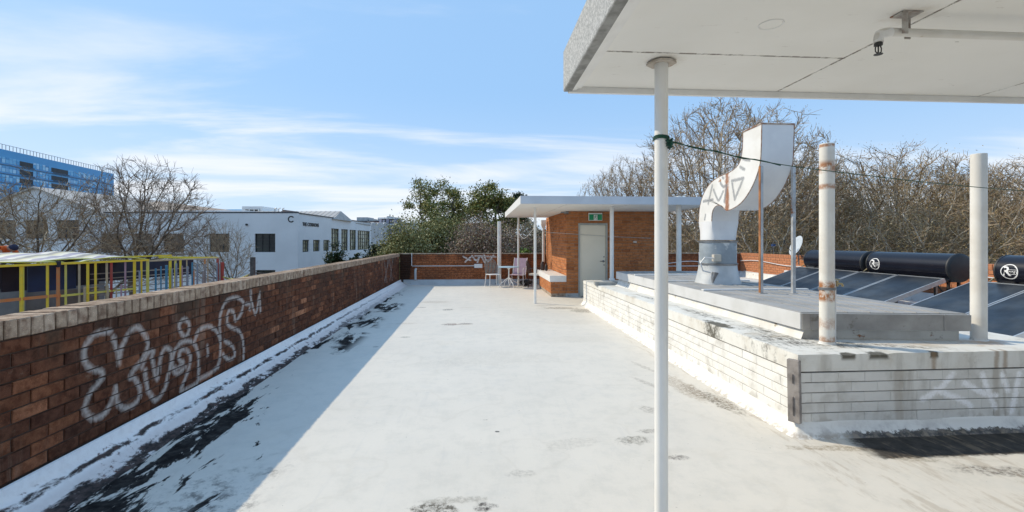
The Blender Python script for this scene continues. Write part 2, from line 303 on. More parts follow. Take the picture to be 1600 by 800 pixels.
def deck_mat():
    m, g, b = new_mat('painted_roof_membrane'); P = pos(g); x, y, z = g.sep(P)
    nz = g.noise(P, 2.6, 9, .66); nf = g.noise(P, 11, 9, .72); nl = g.noise(P, .55, 4, .5)
    c = g.mix(g.mapr(nl, .35, .65), (.700,.655,.585), (.660,.620,.556))
    c = g.mix(g.math('MULTIPLY', g.mapr(nz, .50, .72), .30), c, (.56,.55,.52))
    tan = g.mapr(g.noise(P, .9, 5, .6), .60, .74)
    c = g.mix(g.math('MULTIPLY', tan, .32), c, (.60,.54,.44))
    bl = g.mapr(g.noise(P, 4.2, 10, .75), .44, .66)
    c = g.mix(g.math('MULTIPLY', bl, .28), c, (.48,.465,.42))
    # tide marks where puddles dried
    pn = g.noise(P, .8, 3, .4); tide = g.mapr(g.math('ABSOLUTE', g.math('SUBTRACT', g.math('MULTIPLY_ADD', nf, .03, pn), .56)), .010, .002)
    c = g.mix(g.math('MULTIPLY', tide, .08), c, (.42,.37,.29))
    scr = g.mapr(g.noise(g.mapping(P,(0,0,0),(0,0,.9),(30,1.6,1)), 1.0, 3, .5), .70, .76)
    c = g.mix(g.math('MULTIPLY', g.math('MULTIPLY', scr, g.mapr(nl, .45, .6)), .25), c, (.45,.44,.42))
    # brushed streaks left by rollers and rain
    br = g.noise(g.mapping(P,(0,0,0),(0,0,.12),(14,1.1,1)), 1.0, 5, .65)
    c = g.mix(g.math('MULTIPLY', g.mapr(br, .55, .75), .18), c, (.47,.47,.46))
    # worn black membrane along the left upstand
    d = g.math('ADD', x, 2.83)                                  # metres from the left wall
    warp = g.noise(g.mapping(P,(2.3,1.1,0),(0,0,-.30),(3.4,.95,1)), 1.15, 10, .70, .5)
    near = g.mapr(y, 7.0, 2.6)                                  # grime spreads wider near the viewer's end
    ext = g.math('MULTIPLY_ADD', near, .68, .46)
    t = g.math('DIVIDE', d, ext)
    bias = g.mapr(t, .15, 1.30, .15, -.13, False)
    blk = g.mapr(g.math('ADD', warp, bias), .525, .550)
    for e_ in ((-2.05,7.7,.42,.85,.25),(-2.25,9.6,.35,.9,.15),(-2.15,11.6,.55,.9,.2),(-1.75,8.9,.30,.22,0)):
        blk = g.math('MAXIMUM', blk, g.math('MULTIPLY', g.ell(P, nz, *e_, 1.3, .5), g.mapr(warp, .44, .50)))
    blk = g.math('MULTIPLY', blk, g.mapr(t, 2.2, 1.6))
    blk = g.math('MULTIPLY', blk, g.mapr(y, 16.2, 13))
    # open patches of paint inside the black
    hole = g.mapr(g.noise(P, 16, 8, .75), .62, .70)
    blkc = g.mix(g.mapr(nf, .35, .7), (.012,.011,.012), (.060,.054,.050))
    blkc = g.mix(g.math('MULTIPLY', hole, .35), blkc, (.35,.34,.34))
    c = g.mix(blk, c, blkc)
    grey = g.math('MULTIPLY', g.mapr(g.noise(P, 7.5, 9, .78), .47, .63), g.ell(P, nz, -1.75, 3.0, .42, .75, -.3, .9, .7))
    c = g.mix(g.math('MULTIPLY', grey, .85), c, (.12,.11,.10))
    fleck = g.mapr(g.noise(P, 27, 9, .8), .42, .58, .12, 1.0)
    # separate stains: (x, y, rx, ry, rot, strength, colour)
    for (sx_, sy_, rx, ry, ro, k, cc) in (
        (-.55,9.13,.22,.13,0,.9,(.12,.075,.06)), (-.25,9.20,.17,.10,0,.9,(.09,.06,.05)), (-.38,9.15,.35,.07,0,.5,(.3,.2,.15)),
        (-.73,11.08,.19,.14,.2,.9,(.08,.07,.06)), (-1.15,12.5,.5,.3,0,.45,(.30,.24,.17)), (-1.45,9.3,.30,.12,0,.4,(.35,.28,.2)),
        (-1.42,11.5,.14,.1,0,.6,(.1,.09,.08)), (-1.25,8.0,.10,.07,0,.7,(.08,.07,.06)), (-1.6,7.3,.06,.05,0,.7,(.08,.07,.06)), (-.3,11.4,.2,.12,0,.3,(.4,.34,.25)),
        (2.0,11.15,.55,.20,-.1,.75,(.14,.11,.075)), (2.45,10.7,.35,.35,.1,.8,(.10,.085,.06)), (1.7,11.6,.4,.12,0,.5,(.25,.22,.18)),
        (2.30,5.05,.16,.62,.08,.75,(.34,.27,.19)), (2.47,4.55,.13,.40,.12,.95,(.15,.125,.09)), (2.36,4.9,.1,.3,0,.7,(.2,.16,.12)), (2.62,4.05,.05,.22,.3,.7,(.3,.2,.13)),
        (2.15,5.9,.05,.35,.25,.55,(.30,.27,.22)), (1.95,5.2,.06,.35,.4,.6,(.3,.27,.23)),
        (-.28,2.85,.17,.10,0,1,(.11,.095,.07)), (.03,2.86,.09,.06,0,1,(.07,.06,.05)), (-.15,2.95,.3,.05,0,.6,(.3,.27,.22)), (-1.1,2.82,.12,.05,0,.6,(.2,.18,.15)),
        (1.28,3.72,.18,.09,.2,.85,(.22,.20,.16)), (1.50,3.9,.14,.06,0,.7,(.2,.18,.15)), (1.52,3.4,.10,.05,0,.8,(.16,.14,.12)), (.3,3.25,.12,.07,0,.5,(.35,.33,.29)),
        (1.65,4.4,.10,.12,.3,.6,(.28,.25,.21)), (.75,3.7,.3,.12,.2,.35,(.4,.37,.32)), (.16,3.98,.022,.018,0,1,(.03,.03,.03)), (.06,4.25,.03,.012,0,.7,(.15,.14,.13)),
        (.2,6.5,.9,.5,0,.22,(.46,.42,.35)), (1.6,7.6,.7,.3,0,.22,(.50,.45,.36)), (-.5,6.2,.5,.25,0,.22,(.46,.43,.38)), (1.9,9.2,.6,.3,0,.22,(.5,.44,.34)),
        (2.86,3.46,.55,.06,-.12,.8,(.33,.27,.19)), (3.25,3.28,.32,.07,-.3,.8,(.26,.22,.16)), (4.0,2.98,.75,.10,-.20,.85,(.15,.13,.11)), (3.3,3.36,.7,.05,-.3,.5,(.34,.29,.22)),
        (4.5,2.75,.6,.13,-.25,.85,(.17,.15,.13))):
        e = g.ell(P, nf, sx_, sy_, rx, ry, ro, .95, .45)
        c = g.mix(g.math('MULTIPLY', g.math('MULTIPLY', e, fleck), k), c, cc)
    # black damp in front of the white wall, plus its cast shadow painted in
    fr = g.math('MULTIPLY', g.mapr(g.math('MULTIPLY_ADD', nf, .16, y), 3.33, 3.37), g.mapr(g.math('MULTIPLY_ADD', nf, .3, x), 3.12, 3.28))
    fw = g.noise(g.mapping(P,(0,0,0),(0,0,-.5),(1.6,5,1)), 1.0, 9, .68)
    dmp_shadow = g.math('MULTIPLY', fr, g.mapr(g.math('MULTIPLY_ADD', g.mapr(y, 3.05, 3.45), .35, fw), .50, .57))
    c = g.mix(g.math('MULTIPLY', dmp_shadow, .96), c, g.mix(g.mapr(nf,.3,.7), (.012,.012,.014), (.055,.05,.046)))
    # scattered specks
    sp = g.math('MULTIPLY', g.mapr(g.noise(P, 34, 4, .6), .69, .72), g.mapr(g.noise(P, 1.3, 3), .44, .60))
    c = g.mix(g.math('MULTIPLY', sp, .8), c, (.14,.12,.10))
    # loose dirt along the foot of the low wall
    ft = g.math('MULTIPLY', g.mapr(x, 2.34, 2.50), g.mapr(g.noise(g.mapping(P,(0,0,0),(0,0,0),(6,1.2,1)),1.5,8,.75), .50,.62))
    ft = g.math('MULTIPLY', ft, g.mapr(y, 12, 6))
    c = g.mix(g.math('MULTIPLY', ft, .38), c, (.34,.27,.19))
    g.set(b.inputs['Base Color'], c); g.set(b.inputs['Specular IOR Level'], g.mapr(g.math('MAXIMUM', blk, dmp_shadow), 0, 1, .3, .06))
    g.set(b.inputs['Roughness'], g.mapr(blk, 0, 1, .62, .9))
    h = g.math('MULTIPLY_ADD', blk, -.5, g.math('MULTIPLY_ADD', g.noise(P, 38, 6, .7), .25, nz))
    bump(g, b, h, .35, .012)
    return m
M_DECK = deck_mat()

def cant_mat():
    """flaking painted fillet at the foot of the left wall"""
    m, g, b = new_mat('flaking_painted_fillet'); P = pos(g); x, y, z = g.sep(P)
    nz = g.noise(g.mapping(P,(0,0,0),(0,0,0),(1,.55,1)), 7, 9, .70, .4); nf = g.noise(P, 18, 8, .7)
    c = g.mix(g.mapr(nf, .4, .7), (.88,.86,.85), (.80,.77,.76))
    c = g.mix(g.math('MULTIPLY', g.mapr(z, .085, .05), .35), c, (.60,.50,.46))
    near = g.mapr(y, 17, 6)
    # a crack line where the fillet starts, and a torn foot
    crk = g.mapr(g.math('ABSOLUTE', g.math('SUBTRACT', g.math('MULTIPLY_ADD', g.noise(g.mapping(P,(0,0,0),(0,0,0),(1,1,.2)), 4, 6, .7), .06, z), .122)), .016, .006)
    crk = g.math('MULTIPLY', crk, g.mapr(nz, .40, .52))
    foot = g.mapr(g.math('MULTIPLY_ADD', nz, -.13, z), -.030, -.045)
    foot = g.math('MULTIPLY', foot, g.mapr(g.noise(g.mapping(P,(1,3,0),(0,0,0),(2.5,1.1,1)), 3.0, 8, .72), .40, .47))
    c = g.mix(g.math('MULTIPLY', g.math('MAXIMUM', crk, foot), g.math('MULTIPLY', near, .97)), c, g.mix(g.mapr(nf, .35, .65), (.014,.012,.012), (.085,.060,.055)))
    rs = g.math('MULTIPLY', g.mapr(nf, .56, .64), g.mapr(g.noise(P, 3, 4), .50, .6))
    c = g.mix(g.math('MULTIPLY', g.math('MULTIPLY', rs, near), g.mapr(z, .13, .11)), c, (.13,.06,.045))
    g.set(b.inputs['Base Color'], c); b.inputs['Roughness'].default_value = .8; b.inputs['Specular IOR Level'].default_value = .08; bump(g, b, nz, .6, .012)
    return m
def foot_mat():
    m, g, b = new_mat('painted_wall_foot'); P = pos(g); x, y, z = g.sep(P)
    nf = g.noise(P, 16, 8, .72); n2 = g.noise(P, 4, 7, .65)
    c = g.mix(g.mapr(n2, .4, .7), (.82,.81,.78), (.70,.68,.64))
    front = g.mapr(y, 3.72, 3.69)
    torn = g.math('MULTIPLY', g.mapr(g.math('MULTIPLY_ADD', nf, -.10, z), -.010, -.022), g.math('MULTIPLY', front, g.mapr(x, 2.95, 3.2)))
    c = g.mix(g.math('MULTIPLY', torn, .95), c, (.022,.020,.020))
    c = g.mix(g.math('MULTIPLY', g.math('MULTIPLY', front, g.mapr(n2, .40, .62)), .45), c, (.40,.39,.40))
    low = g.math('MULTIPLY', g.mapr(z, .05, .01), g.mapr(nf, .45, .6))
    c = g.mix(g.math('MULTIPLY', low, .6), c, (.36,.29,.21))
    g.set(b.inputs['Base Color'], c); b.inputs['Roughness'].default_value = .65; bump(g, b, n2, .6, .015)
    return m
M_FOOT = foot_mat()
M_CANT = cant_mat()
M_COVE = simple('white_cove_paint', (.74,.73,.70), (.62,.60,.56), 4, .6, dirt=(.60,(.34,.29,.22),6), bstr=.4, bscale=30, bdist=.006)
M_COVE_G = simple('grey_cove_paint', (.50,.52,.53), (.42,.43,.43), 2, .65, dirt=(.62,(.25,.24,.22),4))

M_WPAINT = simple('white_paint', (.82,.81,.79), (.75,.74,.72), 5, .45, dirt=(.66,(.45,.42,.37),9))
M_POST = simple('cream_post_paint', (.80,.785,.75), (.73,.715,.68), 3, .38, dirt=(.68,(.42,.36,.28),14), bstr=.12, bscale=25)
def soffit_mat():
    m, g, b = new_mat('white_soffit_board'); P = pos(g)
    c = g.mix(g.mapr(g.noise(P, 1.4, 5), .35, .65), (.84,.825,.79), (.80,.785,.745))
    c = g.mix(g.math('MULTIPLY', g.mapr(g.noise(g.mapping(P,(0,0,0),(0,0,.4),(2,6,1)), 3.0, 7, .7), .63, .70), .35), c, (.45,.41,.36))
    x, y, z = g.sep(P); nj = g.noise(P, 14, 8, .7)
    jd = g.math('MAXIMUM', g.math('MULTIPLY', g.mapr(g.math('ABSOLUTE', g.math('SUBTRACT', y, 2.509)), .016, .002), g.mapr(x, 2.12, 2.09)), g.math('MAXIMUM', g.mapr(g.math('ABSOLUTE', g.math('SUBTRACT', x, 2.095)), .014, .002), g.mapr(g.math('ABSOLUTE', g.math('SUBTRACT', x, 3.62)), .014, .002)))
    c = g.mix(g.math('MULTIPLY', g.math('MULTIPLY', jd, g.mapr(nj, .42, .56)), .8), c, (.16,.12,.09))
    for e_ in ((1.08,2.62,.16,.13),(2.0,2.0,.16,.12)):
        c = g.mix(g.math('MULTIPLY', g.ell(P, nj, *e_, 0, 1.0, .8), .35), c, (.50,.43,.34))
    sp = g.mapr(g.noise(g.mapping(P,(.3,.1,0),(0,0,-.2),(1.2,4,1)), 7, 4, .6), .735, .76)
    c = g.mix(g.math('MULTIPLY', sp, .8), c, (.18,.16,.13))
    g.set(b.inputs['Base Color'], c); b.inputs['Roughness'].default_value = .7; bump(g, b, g.noise(P, 30, 4), .12, .003)
    return m
M_SOFFIT = soffit_mat()
def rough_mat():
    m, g, b = new_mat('roughcast_fascia'); P = pos(g)
    v = g.noise(P, 75, 5, .8)
    c = g.mix(g.mapr(v, .38, .62), (.30,.31,.31), (.66,.66,.65))
    g.set(b.inputs['Base Color'], c); b.inputs['Roughness'].default_value = .8; bump(g, b, v, .9, .012)
    return m
M_ROUGH = rough_mat()
M_FLASH = simple('weathered_flashing', (.33,.33,.32), (.20,.20,.19), 12, .65, .2, .3, 70)
M_GREYTOP = simple('grey_membrane_lid', (.36,.35,.34), (.27,.265,.255), 2.4, .7, dirt=(.60,(.20,.19,.175),3.2), bstr=.5, bscale=25, bdist=.006)
M_LIDFACE = simple('light_grey_lid_edge', (.62,.62,.62), (.55,.55,.54), 3, .6, dirt=(.66,(.4,.37,.33),6))
M_LIDFRONT = simple('galvanised_lid_front', (.36,.35,.335), (.25,.24,.23), 3, .55, .15, dirt=(.58,(.20,.18,.16),7))
M_RUSTRENDER = simple('rust_stained_render', (.55,.54,.51), (.42,.40,.37), 4, .8, rust=(.62,6), dirt=(.58,(.28,.26,.23),6))
M_DUCT_B = simple('white_sheet_metal', (.74,.74,.74), (.66,.66,.67), 2.5, .42, 0, .1, 14, .003, rust=(.71,4.5), dirt=(.66,(.56,.54,.50),5))
def duct_side():
    m, g, b = new_mat('painted_duct_side'); P = pos(g); x, y, z = g.sep(P)
    nf = g.noise(P, 9, 8, .7)
    c = g.mix(g.mapr(g.noise(P, 3, 5), .4, .7), (.76,.75,.73), (.68,.66,.62))
    # rust weeping from the cross seam
    seam = g.mapr(g.math('ABSOLUTE', g.math('SUBTRACT', g.math('MULTIPLY_ADD', nf, .16, y), 6.75)), .085, .02)
    c = g.mix(g.math('MULTIPLY', g.math('MULTIPLY', seam, g.mapr(nf, .26, .46)), .95), c, g.mix(nf, (.45,.17,.05), (.16,.06,.03)))
    edge = g.math('MULTIPLY', g.mapr(g.noise(P, 4.5, 7, .7), .66, .70), 1.0)
    c = g.mix(edge, c, (.36,.16,.06))
    c = g.mix(g.math('MULTIPLY', spray(g, P, I_DUCT, 1, B_DUCT), .9), c, (.20,.21,.225))
    g.set(b.inputs['Base Color'], c); b.inputs['Roughness'].default_value = .45; bump(g, b, g.noise(P, 12, 3), .1, .003)
    return m
M_DUCT_S = duct_side()
M_COLLAR = simple('patched_grey_collar', (.36,.41,.45), (.26,.30,.33), 4, .5, .2, dirt=(.53,(.62,.64,.64),3.2), bstr=.15)
M_FLASHCONE = simple('cone_flashing', (.60,.61,.61), (.42,.44,.45), 3, .6, dirt=(.60,(.26,.27,.27),6), bstr=.5, bscale=14, bdist=.01)
M_RUST = simple('rusty_angle', (.40,.17,.06), (.20,.08,.035), 9, .8, .1, .4)
M_STRUT = simple('galv_strut', (.50,.51,.52), (.36,.36,.36), 8, .5, .5, rust=(.60,5))
M_RIM = simple('rusty_rim', (.22,.10,.055), (.45,.38,.32), 14, .8)
M_PIPE = simple('rust_bitten_white_pipe', (.72,.70,.66), (.64,.61,.56), 4, .5, rust=(.675,5.5), dirt=(.64,(.50,.42,.32),9), bstr=.25, bscale=20)
def pipe_mat():
    m, g, b = new_mat('rust_ringed_white_pipe'); P = pos(g); x, y, z = g.sep(P)
    nf = g.noise(P, 16, 8, .72)
    c = g.mix(g.mapr(g.noise(P, 4, 5), .4, .7), (.72,.70,.65), (.62,.58,.52))
    c = g.mix(g.math('MULTIPLY', g.mapr(g.noise(g.mapping(P,(0,0,0),(0,0,0),(14,14,1.5)), 1.0, 5), .55, .7), .5), c, (.52,.44,.34))
    for zc, hw, k in ((1.22,.075,1),(1.13,.06,1),(2.33,.075,.95),(2.15,.035,.8),(.88,.07,.5),(.73,.05,.7),(2.53,.02,.9)):
        band = g.mapr(g.math('ABSOLUTE', g.math('SUBTRACT', z, zc)), hw, hw*.3)
        c = g.mix(g.math('MULTIPLY', g.math('MULTIPLY', band, g.mapr(nf, .36, .54)), k), c, g.mix(nf, (.50,.20,.06), (.22,.09,.035)))
    g.set(b.inputs['Base Color'], c); b.inputs['Roughness'].default_value = .55; bump(g, b, nf, .2, .004)
    return m
M_PIPE_R = pipe_mat()
M_TIMBER = simple('weathered_timber', (.33,.30,.28), (.18,.16,.15), 10, .85, 0, .7, 30, .006)
M_TIMBER_D = simple('dark_timber', (.12,.11,.10), (.06,.055,.05), 10, .85, 0, .5, 30)
M_DOOR = simple('cream_door_paint', (.82,.77,.64), (.78,.73,.60), 2, .45, 0, .05, 10)
M_DFRAME = simple('grey_door_frame', (.46,.47,.44), (.38,.39,.37), 5, .5)
M_STEEL = simple('tarnished_steel', (.30,.30,.30), (.18,.18,.18), 8, .35, .8)
M_BLACKM = simple('black_metal', (.02,.02,.022), (.04,.04,.04), 6, .45)
M_GREEN = simple('exit_green', (.0,.30,.11), (.0,.27,.10), 6, .35, 0, 0)
M_SIGNW = simple('sign_white', (.80,.80,.78), (.76,.76,.74), 6, .4, 0, 0)
M_TANK = simple('gloss_black_tank', (.006,.007,.014), (.009,.010,.018), 1.5, .27, 0, .05, 5, spec=.38)
M_TANKCAP = simple('black_plastic_cap', (.018,.018,.02), (.028,.028,.03), 6, .5, 0, .1)
M_LOGO = simple('white_logo_print', (.78,.78,.78), (.75,.75,.75), 6, .5, 0, 0)
def panel_mat():
    m, g, b = new_mat('solar_collector_glass'); P = pos(g)
    st = g.noise(g.mapping(P,(0,0,0),(0,0,0),(1.2,1.2,1)), 1.6, 5, .6)
    c = g.mix(g.mapr(st, .4, .7), (.016,.021,.030), (.042,.047,.053))
    c = g.mix(g.math('MULTIPLY', g.mapr(g.noise(P, 9, 6, .7), .66, .74), .3), c, (.25,.25,.24))
    g.set(b.inputs['Base Color'], c); g.set(b.inputs['Roughness'], g.mapr(g.noise(P, 3, 5), .3, .7, .28, .48)); b.inputs['Specular IOR Level'].default_value = .35
    return m
M_PANEL = panel_mat()
M_ALU = simple('aluminium_frame', (.62,.63,.64), (.52,.53,.54), 6, .35, .6, .05)
M_BRASS = simple('brass_tap', (.45,.36,.20), (.35,.28,.16), 9, .4, .7)
M_PVC = simple('white_pvc', (.72,.72,.72), (.64,.64,.64), 5, .4)
M_DISH = simple('grey_dish', (.52,.57,.62), (.45,.50,.55), 3, .5)
M_ROPE = simple('green_rope', (.012,.085,.055), (.01,.045,.035), 60, .8, 0, .6, 200)
M_WIRE = simple('pale_wire', (.55,.55,.54), (.45,.45,.45), 30, .6)
M_TABLE = simple('pale_blue_table_top', (.42,.58,.68), (.38,.52,.62), 4, .3)
M_CHAIRG = simple('green_grey_chair_back', (.20,.25,.25), (.16,.20,.20), 8, .55)
M_PINK = simple('faded_lilac_sling', (.52,.38,.46), (.46,.33,.40), 20, .85)
M_CUSH = simple('cream_cushion', (.66,.62,.55), (.56,.52,.46), 10, .9)
M_BROWNM = simple('dark_brown_metal', (.06,.035,.028), (.03,.02,.018), 8, .5)
M_YEL = simple('yellow_paint', (.86,.64,.03), (.74,.58,.06), 7, .5, dirt=(.62,(.35,.30,.18),9))
M_YG = simple('yellow_green_paint', (.68,.66,.10), (.58,.56,.16), 7, .5, dirt=(.62,(.35,.30,.18),9))
M_ORG = simple('orange_paint', (.62,.20,.05), (.52,.24,.09), 7, .5)
M_RED = simple('red_paint', (.42,.05,.035), (.34,.07,.05), 7, .5)
M_BEI = simple('beige_timber', (.50,.42,.26), (.40,.34,.22), 8, .7)
M_MAUVE = simple('mauve_paint', (.42,.28,.32), (.36,.25,.28), 8, .7)
M_BLUEP = simple('blue_paint', (.04,.20,.33), (.08,.24,.34), 7, .6)
M_GREYB = simple('grey_blue_paint', (.22,.27,.32), (.30,.33,.36), 8, .7)
M_GREYP = simple('bare_grey_timber', (.33,.32,.30), (.24,.23,.22), 8, .8)
M_NAVY = simple('navy_mesh_screen', (.020,.022,.040), (.035,.035,.055), 2.5, .8)
M_BLUES = simple('blue_container_side', (.015,.045,.14), (.02,.06,.18), 3, .5, dirt=(.64,(.5,.55,.6),3.5))
M_GREYW = simple('grey_site_wall', (.20,.19,.18), (.15,.145,.14), 2.5, .8)
def tarp_mat():
    m, g, b = new_mat('striped_tarpaulin'); P = objc(g)
    x, y, z = g.sep(P)
    v = g.math('FRACT', g.math('MULTIPLY_ADD', g.noise(P, 1.5, 3), .25, g.math('MULTIPLY_ADD', x, 1.1, g.math('MULTIPLY', y, .75))))
    c = g.ramp(v, [(0,(.46,.44,.34)),(.22,(.62,.60,.50)),(.26,(.17,.17,.26)),(.50,(.24,.23,.34)),(.54,(.60,.59,.52)),(.70,(.38,.38,.34)),(.74,(.07,.08,.10)),(.90,(.16,.17,.17)),(1,(.56,.50,.20))])
    g.set(b.inputs['Base Color'], c); b.inputs['Roughness'].default_value = .5
    return m
M_TARP = tarp_mat()
M_HIVIS = simple('orange_hi_vis', (.85,.17,.03), (.75,.13,.03), 12, .8)
M_NAVYC = simple('navy_cloth', (.02,.02,.05), (.03,.03,.06), 12, .9)
M_SKIN = simple('skin', (.45,.26,.18), (.40,.22,.15), 12, .6)
M_CREAMR = simple('warehouse_render', (.84,.83,.82), (.78,.77,.76), .5, .8, dirt=(.66,(.47,.48,.50),.8), bscale=4)
M_OLDW = simple('peeling_white_brickwork', (.62,.60,.58), (.52,.49,.47), 1.5, .85, dirt=(.60,(.34,.24,.20),1.1), bscale=8, bdist=.05)
M_BROWNB = simple('brown_cladding', (.16,.055,.04), (.12,.045,.035), 1, .7)
M_ROOFM = simple('corrugated_roof_sheet', (.50,.47,.44), (.40,.38,.36), 1, .6)
M_ROOFD = simple('brown_roof_tile', (.24,.15,.11), (.18,.11,.09), 2, .8)
M_GUT = simple('dark_gutter', (.05,.06,.07), (.08,.08,.09), 3, .5)
M_WGLASS = simple('dark_window_glass', (.020,.026,.028), (.045,.050,.040), .8, .12, 0, 0)
def refl_glass(name, a, b_, c_):
    m, g, b = new_mat(name); P = pos(g)
    c = g.ramp(g.noise(P, .9, 5, .6), [(.35, a), (.5, b_), (.65, c_)])
    g.set(b.inputs['Base Color'], c); b.inputs['Roughness'].default_value = .25
    return m
M_WGLASS2 = refl_glass('window_with_tree_tones', (.10,.09,.03), (.30,.27,.14), (.58,.56,.42))
M_TWIG_W = refl_glass('window_brown_tones', (.08,.05,.03), (.17,.11,.06), (.28,.20,.12))
M_BFRAME = simple('black_window_frame', (.02,.022,.024), (.03,.03,.03), 3, .5)
def tower_glass():
    m, g, b = new_mat('blue_curtain_wall'); P = pos(g)
    rnd = g.n('ShaderNodeNewGeometry').outputs['Random Per Island']
    c = g.ramp(rnd, [(0,(.02,.26,.56)),(.35,(.08,.44,.78)),(.6,(.24,.60,.88)),(.8,(.50,.76,.94)),(1,(.04,.34,.68))])
    g.set(b.inputs['Base Color'], c); b.inputs['Roughness'].default_value = .25
    return m
M_TGLASS = tower_glass()
M_TBLUE = simple('deep_blue_spandrel', (.04,.33,.66), (.05,.38,.72), .15, .3)
M_TDARK = simple('tower_recess', (.05,.055,.065), (.03,.035,.04), .5, .6)
M_GROUND = simple('ground_scrub', (.10,.10,.07), (.07,.06,.045), .05, .95, bstr=0)
M_ROAD = simple('asphalt', (.06,.06,.062), (.045,.045,.047), .8, .9, bstr=.1)
def bark(name, a, b_): 
    m, g, b = new_mat(name); P = pos(g)
    c = g.ramp(g.noise(P, 2.2, 5, .6), [(.35, a), (.62, b_)])
    g.set(b.inputs['Base Color'], c); b.inputs['Roughness'].default_value = .85; bump(g, b, g.noise(P, 9, 5), .4, .03)
    return m
M_BARK_P = bark('plane_bark', (.26,.22,.17), (.66,.61,.52))
M_BARK_D = bark('grey_bark', (.09,.07,.055), (.19,.15,.11))
def leafy(name, stops, rough=.65, trans=0):
    m, g, b = new_mat(name)
    rnd = g.n('ShaderNodeNewGeometry').outputs['Random Per Island']
    c = g.ramp(rnd, stops); g.set(b.inputs['Base Color'], c); b.inputs['Roughness'].default_value = rough; b.inputs['Specular IOR Level'].default_value = .3
    return m
M_TWIG = leafy('plane_twigs', [(0,(.17,.115,.07)),(.35,(.31,.225,.14)),(.7,(.48,.375,.25)),(1,(.23,.15,.095))])
M_TWIG_D = leafy('dark_twigs', [(0,(.16,.12,.09)),(.5,(.27,.21,.16)),(1,(.38,.30,.23))])
M_DRY = leafy('dry_leaves', [(0,(.20,.13,.05)),(.4,(.32,.23,.09)),(.8,(.42,.31,.14)),(1,(.50,.42,.28))])
M_EVER = leafy('evergreen_leaves', [(0,(.07,.10,.03)),(.4,(.17,.19,.05)),(.75,(.33,.30,.09)),(1,(.50,.42,.16))])
M_OLIVE = leafy('olive_leaves', [(0,(.13,.14,.05)),(.5,(.25,.245,.09)),(.85,(.36,.33,.14)),(1,(.48,.45,.26))])
M_BROWNL = leafy('brown_bush_leaves', [(0,(.11,.09,.05)),(.35,(.28,.19,.14)),(.7,(.42,.30,.23)),(1,(.25,.24,.10))])
M_THICK = leafy('thicket_leaves', [(0,(.14,.13,.07)),(.4,(.27,.235,.14)),(.75,(.42,.36,.24)),(1,(.60,.54,.42))])
M_DGREEN = leafy('dark_green_leaves', [(0,(.015,.03,.01)),(.6,(.03,.05,.015)),(1,(.05,.07,.02))])

# ------------------------------------------------------------------ mesh helpers
class MB:
    def __init__(s): s.v = []; s.f = []; s.mi = []; s.m = 0
    def add(s, vs, fs):
        b = len(s.v); s.v += [tuple(v) for v in vs]
        for f in fs: s.f.append(tuple(i+b for i in f)); s.mi.append(s.m)
        return s
    def box(s, x0, x1, y0, y1, z0, z1, M=None):
        vs = [(x0,y0,z0),(x1,y0,z0),(x1,y1,z0),(x0,y1,z0),(x0,y0,z1),(x1,y0,z1),(x1,y1,z1),(x0,y1,z1)]
        if M: vs = [M @ Vector(v) for v in vs]
        return s.add(vs, [(0,3,2,1),(4,5,6,7),(0,1,5,4),(1,2,6,5),(2,3,7,6),(3,0,4,7)])
    def tube(s, pts, r, n=8, cap=True, twist=0):
        pts = [Vector(p) for p in pts]; rr = r if isinstance(r, (list, tuple)) else [r]*len(pts)
        vs = []; 
        t0 = (pts[1]-pts[0]).normalized(); a = t0.orthogonal().normalized()
        for i, p in enumerate(pts):
            t = (pts[min(i+1, len(pts)-1)]-pts[max(i-1, 0)])
            t = t.normalized() if t.length > 1e-9 else t0
            a = (a - t*a.dot(t)); a = a.normalized() if a.length > 1e-6 else t.orthogonal().normalized(); b = t.cross(a)
            for k in range(n):
                an = 2*math.pi*k/n+twist; vs.append(p+(a*math.cos(an)+b*math.sin(an))*rr[i])
        fs = []
        for i in range(len(pts)-1):
            for k in range(n):
                k2 = (k+1) % n; fs.append((i*n+k, i*n+k2, (i+1)*n+k2, (i+1)*n+k))
        if cap: fs.append(tuple(range(n-1, -1, -1))); fs.append(tuple((len(pts)-1)*n+k for k in range(n)))
        return s.add(vs, fs)
    def cyl(s, x, y, z0, z1, r, n=20, r2=None): return s.tube([(x,y,z0),(x,y,z1)], [r, r2 if r2 is not None else r], n)
    def lathe(s, prof, n=32, M=None, cap=True):
        vs = []; k = len(prof)
        for (r, z) in prof:
            for i in range(n):
                a = 2*math.pi*i/n; v = Vector((r*math.cos(a), r*math.sin(a), z)); vs.append(M @ v if M else v)
        fs = [(j*n+i, j*n+(i+1) % n, (j+1)*n+(i+1) % n, (j+1)*n+i) for j in range(k-1) for i in range(n)]
        if cap: fs.append(tuple(range(n-1, -1, -1))); fs.append(tuple((k-1)*n+i for i in range(n)))
        return s.add(vs, fs)
    def mesh(s, name, mats, smooth=False):
        me = bpy.data.meshes.new(name); me.from_pydata(s.v, [], s.f)
        for m in (mats if isinstance(mats, (list, tuple)) else [mats]): me.materials.append(m)
        if any(s.mi): me.polygons.foreach_set('material_index', s.mi)
        if smooth:
            me.polygons.foreach_set('use_smooth', [True]*len(s.f))
            if smooth != 'all':
                try: me.set_sharp_from_angle(angle=math.radians(38))
                except Exception: pass
        me.update(); return me
    def build(s, name, mats, parent=None, smooth=False, stuff=False):
        o = bpy.data.objects.new(name, s.mesh(name, mats, smooth)); C.objects.link(o)
        if parent: o.parent = parent
        if stuff: o['kind'] = 'stuff'
        return o
